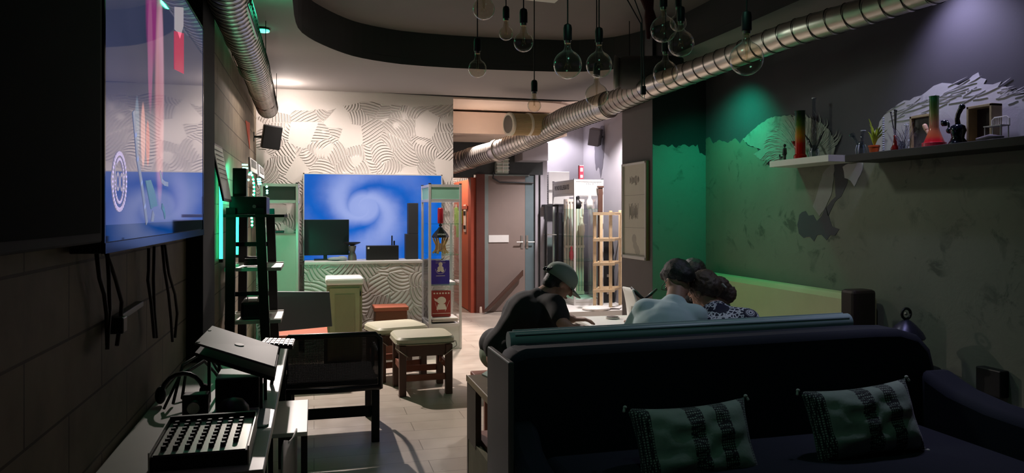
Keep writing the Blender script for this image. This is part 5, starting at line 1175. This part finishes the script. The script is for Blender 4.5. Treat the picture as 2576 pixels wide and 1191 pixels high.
# rasta tube on white shelf
t = thing('water_pipe', 'straight glass water pipe fading red, yellow and green on the white shelf', 'water pipe', at(2013, SW), world=False)
g1 = m_grad('red_yellow_green_glass', [(0, lin((190, 24, 20))), (.3, lin((200, 40, 20))), (.45, lin((214, 140, 30))), (.65, lin((90, 120, 40))), (.85, lin((30, 60, 36)))])
h = hpx(2013, 272, 395); obj('tube', MB().lathe([(.045, 0), (.045, .03), (.036, .04), (.034, h - .005), (.037, h)], n=24), g1, t, smooth='auto'); obj('side_stem', MB().cap((-.0, .035, .05), .008, (0, .07, .12), .008).lathe([(.008, 0), (.018, .02)], (0, .074, .12)), mat('dark_red_glass', (120, 20, 20), .15), t, smooth=True)
clr = glassm('pipe_glass', (214, 220, 228)); rim = mat('bright_glass_edge', (190, 196, 206), .1, .2, var=0)
def clear_pipe(label, px, z, h, wings=False, rb=.03, lean=0, grp=None):
    t = thing('water_pipe', label, 'water pipe', at(px, z), world=False)
    obj('tube', MB().tube([(0, 0, .05), (0, -lean, h)], [.016, .013], 14), clr, t, smooth=True); obj('lip', MB().tube([(0, -lean, h), (0, -lean, h + .006)], [.0165, .0165], 14), rim, t, smooth=True)
    obj('base', MB().lathe([(rb * 1.1, .0), (rb * 1.15, .005), (rb * .6, .012), (rb * .9, .03), (rb, .055), (rb * .6, .08), (.016, .09)], n=20), clr, t, smooth=True)
    mb = MB()
    for k in range(4): a = k * PI / 2 + .4; mb.tube([(rb * .9 * math.cos(a), rb * .9 * math.sin(a), .07), (rb * 1.25 * math.cos(a), rb * 1.25 * math.sin(a), .04), (rb * math.cos(a), rb * math.sin(a), .004)], .004, 6)
    obj('foot', mb, rim, t, smooth=True)
    if wings:
        mb = MB()
        for s_, tl_ in ((1, .12), (1, .09), (-1, .12), (-1, .09)): mb.tube([(0, s_ * .015, .06), (0, s_ * (.02 + tl_ * .35), .06 + tl_ * .6), (0, s_ * (.02 + tl_ * .7), .06 + tl_)], [.006, .009, .002], 8)
        obj('leaf_ornament', mb, mat('smoke_glass', (50, 54, 56), .15), t, smooth=True)
    else: obj('side_stem', MB().tube([(0, .01, .06), (0, .07, .13)], [.009, .011], 12).tube([(0, .07, .13), (0, .082, .145)], [.016, .018], 12), clr, t, smooth=True)
    return t
clear_pipe('tall thin clear glass water pipe with leaf ornaments on the white shelf', 2048, SW, hpx(2048, 242, 392), True)
clear_pipe('small clear glass water pipe at the left end of the black shelf', 2166, SZ, hpx(2168, 322, 383), False, .028, .02)
t = thing('figurine', 'small dark standing figurine with a dog at the left of the white shelf', 'figurine', at(1974, SW), world=False)
obj('body', MB().cap((0, -.008, .005), .005, (0, -.005, .05), .007).cap((0, .008, .005), .005, (0, .005, .05), .007).cap((0, 0, .05), .012, (0, 0, .09), .014).ball((0, 0, .118), .010, .010, .013).cap((0, .014, .095), .005, (0, .022, .05), .004).cap((0, -.014, .095), .005, (0, -.022, .055), .004), black, t, smooth=True)
obj('dog', MB().cap((0, .035, .035), .007, (0, .055, .035), .006).cap((0, .058, .04), .006, (0, .062, .052), .006).cap((0, .035, .03), .003, (0, .034, .003), .003).cap((0, .055, .03), .003, (0, .057, .003), .003), black, t, smooth=True)
# plant
t = thing('potted_plant', 'bright green leafy plant in a small orange pot on the black shelf', 'plant', at(2199, SZ), world=False)
obj('pot', MB().lathe([(.024, 0), (.032, .045), (.035, .046), (.035, .056), (.028, .056)], n=20), mat('orange_pot', (200, 84, 30), .5), t, smooth='auto')
mb = MB(); random.seed(9)
for k in range(22):
    a = random.uniform(0, 2 * PI); L = random.uniform(.08, .19); sp = random.uniform(.02, .07); u = V((math.cos(a) * .6, math.sin(a), 0)); s_ = u.cross(V((0, 0, 1))) * .006
    p = [V((0, 0, .05)), u * sp * .4 + V((0, 0, .05 + L * .5)), u * sp + V((0, 0, .05 + L * .8)), u * sp * 1.5 + V((0, 0, .05 + L * .95))]
    mb.prism([p[0] - s_ * .5, p[1] - s_, p[2] - s_, p[3], p[2] + s_, p[1] + s_, p[0] + s_ * .5], (0.0008, 0, 0))
obj('leaves', mb, mat('lime_leaf', (170, 190, 50), .5, var=.2), t)
# twisted clear glass rod
t = thing('glass_rod', 'upright twisted clear glass rod behind the plant on the black shelf', 'glass rod', at(2222, SZ), world=False); h = hpx(2222, 288, 378)
mb = MB()
for k in range(16): mb.ball((0, 0, .01 + h * k / 16), .008, .008, h / 34, n=10, m=6)
obj('rod', mb, rim, t, smooth=True); obj('base', MB().lathe([(.03, 0), (.02, .008)], n=20), clr, t)
# incense vase and twigs
t = thing('reed_vase', 'small dark red vase holding tall black sticks on the black shelf', 'vase', at(2252, SZ), world=False)
obj('vase', MB().lathe([(.02, 0), (.026, .02), (.012, .05), (.009, .09), (.012, .1)], n=18), mat('dark_red_glass', (120, 20, 20), .15), t, smooth=True)
for a, b_ in ((.035, .24), (.004, .25), (-.008, .245)): obj('stick', MB().cap((0, 0, .09), .0035, (0, a, b_), .0035).ball((0, a, b_ + .004), .006), black, t, smooth=True)
t = thing('dried_twigs', 'bunch of fine grey dried twigs with glass stems right of the red vase', 'twigs', at(2270, SZ), world=False); random.seed(6)
mb = MB()
for k in range(34):
    a = random.uniform(-.09, .08); L = random.uniform(.06, .17); mb.tube([(random.uniform(-.02, .02), a * .2, .012), (random.uniform(-.02, .02), a * .6, L * .6), (random.uniform(-.03, .03), a, L)], .0011, 4)
obj('twig', mb, mat('grey_twig', (120, 112, 120), .8), t); obj('holder', MB().lathe([(.02, 0), (.024, .03), (.012, .06)], n=16), clr, t, smooth=True); obj('glass_stem', MB().cap((0, -.01, .03), .004, (0, -.03, .16), .004).cap((0, -.015, .155), .004, (0, -.045, .15), .004).cap((0, -.05, .03), .003, (0, -.05, .06), .005), rim, t, smooth=True)
# picture frames
woodf = mat('light_wood_frame', (176, 156, 118), .5, var=.2, vs=30)
def pframe(label, x0, x1, y0, y1, th, inner, X=3.42, **k):
    a, b_ = P(x0, y0, X=X), P(x1, y1, X=X); z0 = SZ + .0008; z1 = (P(x0, y0, X=X).z + P(x1, y0 - (x1 - x0) * .16, X=X).z) / 2
    t = thing('picture_frame', label, 'picture frame', (X, (a.y + b_.y) / 2, z0)); ya_, yb = b_.y, a.y; f = .014; mb = MB()
    for q in ((ya_, ya_ + f, z0, z1), (yb - f, yb, z0, z1), (ya_, yb, z0, z0 + f), (ya_, yb, z1 - f, z1)): mb.box(X - th / 2, X + th / 2, *q)
    obj('frame', mb, woodf, t, bevel=.002); obj('picture', MB().box(X + th / 2 - .012, X + th / 2 - .004, ya_ + f, yb - f, z0 + f, z1 - f), inner, t); return t, ya_, yb, z0, z1
pd = m_plaster('dim_picture', lin((60, 56, 58)), lin((96, 88, 88)), lin((190, 180, 180)), .02, 9)
pframe('light wood picture frame behind the rainbow beaker on the black shelf', 2293, 2347, 294, 372, .03, pd)
pframe('deep light wood box frame at the right of the black shelf', 2444, 2508, 270, 356, .07, m_plaster('dim_picture_b', lin((56, 44, 46)), lin((90, 74, 74)), lin((180, 170, 176)), .02, 8))
# rainbow beaker
t = thing('water_pipe', 'large green-to-red rainbow beaker water pipe on the black shelf', 'water pipe', at(2350, SZ, 3.33), world=False); h = hpx(2350, 236, 364, 3.33)
g2 = m_grad('rainbow_beaker_glass', [(0, lin((220, 30, 50))), (.1, lin((228, 50, 60))), (.16, lin((226, 110, 70))), (.35, lin((214, 150, 110))), (.5, lin((150, 170, 90))), (.7, lin((60, 150, 80))), (1, lin((120, 210, 160)))])
obj('beaker', MB().lathe([(.058, 0), (.06, .008), (.052, .028), (.045, .045), (.028, .09), (.024, .11), (.024, h - .01), (.027, h)], n=28), g2, t, smooth='auto'); obj('base_band', MB().lathe([(.0605, .001), (.0615, .003), (.0615, .022), (.0605, .024)], n=28), mat('red_band', (230, 60, 80), .3), t); obj('bowl_stem', MB().cap((0, .03, .06), .006, (0, .055, .105), .01).cap((0, .055, .105), .012, (0, .065, .125), .013), mat('peach_glass', (232, 190, 160), .25), t, smooth=True)
# black recycler
t = thing('water_pipe', 'black bent-neck recycler water pipe with side bowl on the black shelf', 'water pipe', at(2410, SZ, 3.34), world=False)
bl = mat('black_teal_glass', (10, 18, 30), .15, var=0)
obj('chamber', MB().lathe([(.05, .001), (.045, .012), (.03, .035), (.032, .05), (.04, .075), (.034, .1), (.018, .11)], n=24), bl, t, smooth=True); obj('neck', MB().tube([(0, -.0, .105), (0, .005, .14), (0, -.002, .165), (0, -.018, .19), (0, -.026, .2)], [.014, .012, .012, .013, .014], 14).ball((0, -.026, .2), .016), bl, t, smooth=True)
obj('side_bowl', MB().tube([(0, .03, .075), (0, .055, .08), (0, .06, .1), (0, .06, .12), (0, .075, .135), (0, .085, .13)], [.008, .008, .006, .006, .006, .008], 10).lathe([(.012, 0), (.018, .01), (.018, .03)], (0, .088, .11)).ball((0, .055, .082), .017), bl, t, smooth=True); obj('foot', MB().tube([(0, .03, .06), (0, .045, .03), (0, .055, .004)], .004, 6).tube([(0, .0, .03), (0, .055, .004)], .003, 6), bl, t, smooth=True)
# miniature chair
t = thing('miniature_chair', 'tiny white wire chair in front of the deep wood frame', 'ornament', at(2505, SZ, 3.34), world=False)
mb = MB()
for y_ in (-.045, .045): mb.cyl((-.02, y_, 0), (-.02, y_, .075), .003, n=6); mb.cyl((.03, y_, 0), (.03, y_, .075), .003, n=6)
mb.box(-.025, .035, -.05, .05, .072, .077); obj('seat_frame', mb, whitep, t)
mb = MB(); mb.tube([(.03, .05, .075), (.03, .05, .11), (.03, .035, .122), (.03, -.035, .122), (.03, -.05, .11), (.03, -.05, .075)], .003, 6)
for k in range(9): mb.cyl((.03, -.04 + k * .01, .077), (.03, -.04 + k * .01, .12), .0015, n=5)
obj('backrest', mb, whitep, t)
tag(obj('driftwood', MB().tube([at(2470, SZ, 3.3) + V((0, .03, .012)), at(2490, SZ, 3.3) + V((0, 0, .02)), at(2515, SZ, 3.3) + V((0, -.02, .01))], [.008, .012, .006], 8), mat('grey_twig', (120, 112, 120), .8), smooth=True), 'small pale driftwood piece before the tiny wire chair', 'driftwood')

# ------------------------------------------------------------------ people
RV, FV, UP = V((CT, -ST, 0)), V((ST, CT, 0)), V((0, 0, 1))
skin = mat('skin', (150, 112, 92), .6, var=.08, vs=20)
def remesh(o, vox, sm=4):
    m = o.modifiers.new('r', 'REMESH'); m.mode = 'VOXEL'; m.voxel_size = vox; m.use_smooth_shade = True
    m = o.modifiers.new('s', 'SMOOTH'); m.iterations = sm; m.factor = .5
def person(label, J, fwd, look, shirt, trousers, sleeve='short', sc=1.0, shirtmat=None, hairf=None, up_head=None, chest=.15, hands=None, elbow_drop=0):
    """J: dict of joint points hip, chest, neck, head, shl, shr, ell, elr, wrl, wrr, kneel, kneer, footl, footr"""
    t = thing('person', label, 'person', V((J['hip'].x, J['hip'].y, 0)))
    side = fwd.cross(UP).normalized()      # person's right
    hip = J['hip']; hl, hr = hip - side * .10, hip + side * .10
    mb = MB()
    mb.cap(hl, .105, hr, .105); mb.cap(hip, .125, J['waist'], .115); mb.cap(J['waist'], .115, J['chest'], chest)
    up_t = (J['neck'] - J['chest']).normalized()
    mb.cap(J['chest'] - side * .06, chest * .85, J['chest'] + side * .06, chest * .85)
    mb.cap(J['chest'], chest * .9, J['neck'] - up_t * .05, .075); mb.cap(J['shl'], .062, J['shr'], .062); mb.cap(J['neck'] - up_t * .04, .062, J['head'], .052)
    for s in 'lr':
        mb.cap(J['sh' + s], .058, J['el' + s], .041); mb.cap(J['el' + s], .041, J['wr' + s], .027)
        h = hl if s == 'l' else hr
        mb.cap(h, .095, J['knee' + s], .06); mb.cap(J['knee' + s], .06, J['foot' + s] + V((0, 0, .06)), .04)
        f = J['foot' + s]; mb.cap(f + V((0, 0, .035)), .034, f + V((0, 0, .032)) + fwd * .14, .03)
        # hand: palm and five fingers
        wpt = J['wr' + s]; hd = (J['hand' + s] - wpt).normalized(); sd = hd.cross(UP).normalized() * (1 if s == 'r' else -1); dn = sd.cross(hd) * (1 if s == 'r' else -1)
        if dn.z > 0: dn = -dn
        pc = wpt + hd * .05
        for k in range(4):
            b_ = wpt + hd * .085 + sd * (.027 - .018 * k); L = (.07, .078, .072, .056)[k]
            mb.cap(wpt + hd * .015 + sd * (.018 - .012 * k), .014, b_, .0115)
            m1 = b_ + hd * L * .5 + dn * .012; mb.cap(b_, .0095, m1, .009); mb.cap(m1, .009, m1 + hd * L * .35 + dn * L * .3, .0075)
        tb = wpt + hd * .03 + sd * .03; mb.cap(wpt + hd * .015 + sd * .012, .014, tb, .013); mb.cap(tb, .011, tb + hd * .035 + sd * .018, .0105); mb.cap(tb + hd * .035 + sd * .018, .0105, tb + hd * .062 + sd * .014 + dn * .008, .0085)
    # head
    hc = J['head']; lk = look.normalized(); hu = (up_head or (UP - lk * UP.dot(lk))).normalized(); lk = (lk - hu * lk.dot(hu)).normalized(); hs = lk.cross(hu)
    H = Matrix((hs, lk, hu)).transposed().to_4x4(); H.translation = hc
    H3 = H.to_3x3()
    def hb(c, rx, ry, rz): mb.ball(H @ V(c), rx, ry, rz, n=20, m=14, M=H3)
    hb((0, -.012, .03), .075, .094, .088); hb((0, .02, -.035), .058, .068, .07); hb((0, .045, -.082), .033, .03, .024); hb((0, .06, -.01), .05, .035, .05)
    mb.cap(H @ V((0, .098, .012)), .009, H @ V((0, .112, -.022)), .0135); mb.cap(H @ V((-.017, .094, -.058)), .008, H @ V((.017, .094, -.058)), .008); mb.cap(H @ V((-.03, .088, .03)), .008, H @ V((.03, .088, .03)), .008)
    for s_ in (-1, 1): mb.ball(H @ V((s_ * .077, -.008, -.008)), .010, .02, .032, n=12, m=8, M=H3)
    body = obj('body', mb, skin, t, smooth=True); remesh(body, .0065, 5)
    for s_ in (-1, 1): obj('eye', MB().ball(H @ V((s_ * .031, .086, .012)), .0115, n=12, m=8), mat('eye_dark', (60, 50, 46), .2), t, smooth=True)
    # shirt
    e = .014; mb = MB()
    mb.cap(hl + V((0, 0, .06)), .10 + e, hr + V((0, 0, .06)), .10 + e); mb.cap(hip + V((0, 0, .06)), .125 + e, J['waist'], .115 + e * 1.6); mb.cap(J['waist'], .115 + e * 1.6, J['chest'], chest + e)
    mb.cap(J['chest'] - side * .06, chest * .85 + e, J['chest'] + side * .06, chest * .85 + e); mb.cap(J['chest'], chest * .9 + e, J['neck'] - up_t * .06, .075 + e); mb.cap(J['shl'], .062 + e, J['shr'], .062 + e)
    for s in 'lr':
        f = .72 if sleeve == 'short' else 1.0; p = J['sh' + s].lerp(J['el' + s], f); mb.cap(J['sh' + s], .058 + e, p, .052 + e)
        if sleeve == 'long': mb.cap(p, .052 + e, J['el' + s].lerp(J['wr' + s], .9), .03 + e)
    if shirt:
        so = obj('shirt', mb, shirt, t, smooth=True); remesh(so, .012, 6)
        tx = bpy.data.textures.get('folds') or bpy.data.textures.new('folds', 'CLOUDS'); tx.noise_scale = .16
        m = so.modifiers.new('d', 'DISPLACE'); m.texture = tx; m.strength = .012; m.mid_level = .5; m.texture_coords = 'GLOBAL'
    mb = MB(); mb.cap(hl, .105 + .008, hr, .105 + .008)
    for s, h in (('l', hl), ('r', hr)): mb.cap(h, .095 + .012, J['knee' + s], .06 + .014); mb.cap(J['knee' + s], .06 + .014, J['foot' + s] + V((0, 0, .1)), .04 + .02)
    remesh(obj('trousers', mb, trousers, t, smooth=True), .014, 4)
    for s in 'lr':
        f = J['foot' + s]; remesh(obj('shoe', MB().cap(f + V((0, 0, .042)), .041, f + V((0, 0, .038)) + fwd * .15, .036), blackmatte, t, smooth=True), .01, 3)
    return t, H, H3, hc
def legs(J, fwd, spread=.1, kl=.40):
    side = fwd.cross(UP).normalized(); h = J['hip']
    for s, k in (('l', -1), ('r', 1)):
        kn = h + fwd * kl + side * k * (.1 + spread) ; kn.z = .50; J['knee' + s] = kn; J['foot' + s] = V((kn.x + fwd.x * .02, kn.y + fwd.y * .02, .0))
hairm = mat('black_hair', (20, 17, 17), .55, var=.3, vs=60, bump=.6, bs=120); hairb = mat('brown_hair', (62, 44, 34), .6, var=.3, vs=60, bump=.6, bs=120)
def hair(t, H, H3, name, parts, m, disp=.012, sc=.03):
    mb = MB()
    for c, r in parts: mb.ball(H @ V(c), *r, n=20, m=14, M=H3)
    o = obj(name, mb, m, t, smooth=True); remesh(o, .008, 3)
    tx = bpy.data.textures.new('hair_' + name, 'CLOUDS'); tx.noise_scale = sc; d = o.modifiers.new('d', 'DISPLACE'); d.texture = tx; d.strength = disp; d.texture_coords = 'GLOBAL'
    return o
# 1: capped person in black
f1 = (RV * .80 + FV * .6).normalized()
J = dict(hip=P(1268, 895, d=4.92), waist=P(1284, 858, d=4.92), chest=P(1334, 800, d=4.92), neck=P(1366, 735, d=4.90), head=P(1408, 712, d=4.93), shl=P(1318, 760, d=5.06), shr=P(1396, 768, d=4.76),
         ell=P(1400, 838, d=5.12), elr=P(1414, 832, d=4.62), wrl=P(1440, 848, d=5.0), wrr=P(1434, 851, d=4.60))
J['hip'].z = .535
J['wrl'].z = .765; J['wrr'].z = .775; J['elr'].z = .80; J['ell'].z = .80
J['handl'] = J['wrl'] + RV * .1; J['handr'] = J['wrr'] + RV * .1 + FV * .05; legs(J, f1)
t1, H, H3, hc = person('person in black T-shirt and grey-green cap hunched over the table', J, f1, (RV * .8 + FV * .25 - UP * .62), mat('black_tshirt', (14, 12, 14), .85, var=.1), mat('pale_trousers', (150, 160, 140), .9), chest=.175)
hair(t1, H, H3, 'hair', [((0, -.03, .02), (.083, .085, .08)), ((0, -.06, -.03), (.06, .05, .06))], hairm, .008)
capm = mat('sage_cap', (122, 134, 122), .75)
cap_o = thing('cap', 'grey-green baseball cap with brim, worn by the hunched person in black', 'cap', hc)
mb = MB(); rs = []
for i in range(9):
    a = PI / 2 * i / 8 * .97; r = math.cos(a); rs.append([H @ V((.098 * r * math.cos(2 * PI * j / 28), -.012 + .118 * r * math.sin(2 * PI * j / 28), .045 + .085 * math.sin(a) + (-.012 * math.sin(2 * PI * j / 28) * 0))) for j in range(28)])
rs.insert(0, [H @ V((.096 * math.cos(2 * PI * j / 28), -.012 + .116 * math.sin(2 * PI * j / 28), .005)) for j in range(28)])
mb.rings(rs, cap=(False, True)); crown = obj('crown', mb, capm, cap_o, smooth=True, solid=.003)
mb = MB(); a_ = []; b_ = []
for j in range(11):
    th = math.radians(35 + 110 * j / 10); a_.append(H @ V((.097 * math.cos(th), -.012 + .117 * math.sin(th), .012))); b_.append(H @ V((.10 * math.cos(th), .02 + .16 * math.sin(th) , -.014 + .012 * math.sin(th))))
mb.rings([a_, b_], close_u=False); obj('brim', mb, capm, cap_o, smooth=True, solid=.005)
obj('strap', MB().tube([H @ V((.05 * math.cos(k * PI / 8), -.127 + .012 * math.sin(k * PI / 8), .03 + .022 * math.sin(k * PI / 8))) for k in range(9)], .006, 8).ball(H @ V((.03, -.128, .02)), .016, .01, .014).ball(H @ V((-.02, -.13, .022)), .02, .01, .014), black, cap_o, smooth=True)
t = thing('wooden_stool', 'wooden stool under the hunched person in black', 'stool', (J['hip'].x, J['hip'].y, 0)); hx, hy = J['hip'].x, J['hip'].y
obj('seat', MB().box(hx - .19, hx + .19, hy - .19, hy + .19, .375, .405), woodbr, t, bevel=.006)
for a in (-.17, .135):
    for b2 in (-.17, .135): obj('leg', MB().box(hx + a, hx + a + .035, hy + b2, hy + b2 + .035, 0, .374), woodbr, t)
# 2: light T-shirt
f2 = (FV * .97 - RV * .2).normalized()
J = dict(hip=P(1668, 990, d=4.28), waist=P(1668, 930, d=4.3), chest=P(1680, 838, d=4.38), neck=P(1700, 752, d=4.46), head=P(1706, 708, d=4.55), shl=P(1624, 782, d=4.42), shr=P(1748, 796, d=4.36),
         ell=P(1572, 862, d=4.55), elr=P(1740, 900, d=4.5), wrl=P(1590, 860, d=4.8), wrr=P(1690, 860, d=4.8))
J['hip'].z = .56; J['wrl'].z = J['wrr'].z = .77; J['handl'] = J['wrl'] + FV * .1 + RV * .02; J['handr'] = J['wrr'] + FV * .1; legs(J, f2, .05)
t2p, H, H3, hc = person('person in pale T-shirt seen from behind, head bowed', J, f2, (FV * .75 - RV * .35 - UP * .75), mat('pale_tshirt', (178, 198, 200), .85, var=.04), mat('dark_jeans', (30, 34, 48), .9), chest=.18)
hair(t2p, H, H3, 'hair', [((0, -.028, .045), (.087, .093, .09)), ((.01, -.075, .0), (.066, .052, .06)), ((0, .03, .085), (.07, .06, .045))], hairm, .014)
obj('glasses', MB().tube([H @ V((-.083, -.01, .008)), H @ V((-.08, .06, .014)), H @ V((-.062, .1, .014))], .0025, 6).tube([H @ V((.083, -.01, .008)), H @ V((.08, .06, .014)), H @ V((.062, .1, .014))], .0025, 6).tube([H @ V((-.062, .1, .014)), H @ V((0, .112, .012)), H @ V((.062, .1, .014))], .0025, 6), black, t2p)
# 3: floral shirt
def m_floral():
    m = NT('navy_floral_cloth'); p = m.pos()
    vo = m.n('ShaderNodeTexVoronoi', {'Vector': p, 'Scale': 9, 'Randomness': .45}, feature='F1')
    d = vo.outputs['Distance']; off = m.n('ShaderNodeVectorMath', {0: m.n('ShaderNodeVectorMath', {0: p, 3: 9}, operation='SCALE').outputs[0], 1: vo.outputs['Position']}, operation='SUBTRACT').outputs[0]
    s = m.n('ShaderNodeSeparateXYZ', {0: off}); ang = m.math('ARCTAN2', s.outputs[2], s.outputs[0])
    pet = m.math('MULTIPLY_ADD', m.math('ABSOLUTE', m.math('SINE', m.math('MULTIPLY', ang, 5))), .07, .23)
    fl = m.math('LESS_THAN', d, pet)
    ring = m.math('LESS_THAN', m.math('SINE', m.math('MULTIPLY', d, 75)), .25); spk = m.math('GREATER_THAN', m.math('SINE', m.math('MULTIPLY', ang, 10)), -.5)
    fl = m.math('MULTIPLY', m.math('MULTIPLY', fl, ring), spk)
    v2 = m.n('ShaderNodeTexVoronoi', {'Vector': p, 'Scale': 42, 'Randomness': 1}, feature='DISTANCE_TO_EDGE'); far = m.math('MULTIPLY', m.math('GREATER_THAN', d, .42), m.math('LESS_THAN', v2.outputs['Distance'], .13))
    f = m.math('MAXIMUM', fl, far); m.link(m.mix(f, lin((22, 22, 48)), lin((190, 190, 200))), m.b.inputs['Base Color']); m.b.inputs['Roughness'].default_value = .85; return m.m
J = dict(hip=P(1835, 960, d=4.28), waist=P(1835, 910, d=4.34), chest=P(1832, 846, d=4.42), neck=P(1790, 770, d=4.5), head=P(1772, 738, d=4.56), shl=P(1790, 798, d=4.5), shr=P(1880, 806, d=4.36),
         ell=P(1780, 890, d=4.7), elr=P(1880, 900, d=4.6), wrl=P(1770, 860, d=4.9), wrr=P(1810, 860, d=4.9))
J['hip'].z = .56; J['wrl'].z = J['wrr'].z = .77; J['handl'] = J['wrl'] + FV * .1 - RV * .05; J['handr'] = J['wrr'] + FV * .1 - RV * .05; legs(J, FV, .03)
t3p, H, H3, hc = person('person in navy shirt with pale floral print, leaning in from the right', J, FV, (FV * .7 - RV * .5 - UP * .7), m_floral(), mat('dark_jeans', (30, 34, 48), .9), chest=.15)
hair(t3p, H, H3, 'hair', [((0, -.03, .045), (.092, .1, .09)), ((.0, -.07, .0), (.075, .07, .07)), ((.10, -.045, .0), (.062, .075, .07)), ((.13, -.05, -.05), (.05, .06, .06))], hairb, .02, .02)
c = H @ V((.13, -.1, .05)); obj('hair_clip', MB().cap(P(1818, 716, d=4.42), .008, P(1826, 724, d=4.40), .006), mat('grey_clip', (120, 116, 112), .4), t3p, smooth=True)
# 4: behind
J = dict(hip=P(1760, 900, d=5.6), waist=P(1760, 850, d=5.56), chest=P(1757, 800, d=5.45), neck=P(1752, 738, d=5.3), head=P(1745, 700, d=5.18), shl=P(1812, 775, d=5.42), shr=P(1700, 775, d=5.42), ell=P(1820, 830, d=5.2), elr=P(1700, 830, d=5.2), wrl=P(1790, 815, d=4.98), wrr=P(1720, 815, d=4.98))
J['hip'].z = .535; J['wrl'].z = J['wrr'].z = .745; J['ell'].z = J['elr'].z = .74; J['handl'] = J['wrl'] - FV * .1 ; J['handr'] = J['wrr'] - FV * .1; legs(J, -FV, .03, .3)
t4p, H, H3, hc = person('person facing the camera with bowed dark hair, mostly hidden behind the others', J, -FV, (-FV * .8 - UP * .7), mat('black_tshirt', (14, 12, 14), .85), mat('dark_jeans', (30, 34, 48), .9), chest=.14)
hair(t4p, H, H3, 'hair', [((0, -.025, .045), (.088, .096, .088)), ((0, -.07, .0), (.07, .06, .07))], mat('dark_brown_hair', (40, 30, 26), .5, var=.3, vs=60, bump=.5, bs=120), .014)
t = thing('wooden_stool', 'wooden stool under the person facing the camera', 'stool', (J['hip'].x, J['hip'].y, 0)); hx, hy = J['hip'].x, J['hip'].y
obj('seat', MB().box(hx - .19, hx + .19, hy - .19, hy + .19, .375, .405), woodbr, t, bevel=.006)
for a in (-.17, .135):
    for b2 in (-.17, .135): obj('leg', MB().box(hx + a, hx + a + .035, hy + b2, hy + b2 + .035, 0, .374), woodbr, t)

# ------------------------------------------------------------------ tidy up
for o in list(bpy.data.objects):
    for k_ in ('_w', '_hp'):
        if k_ in o: del o[k_]
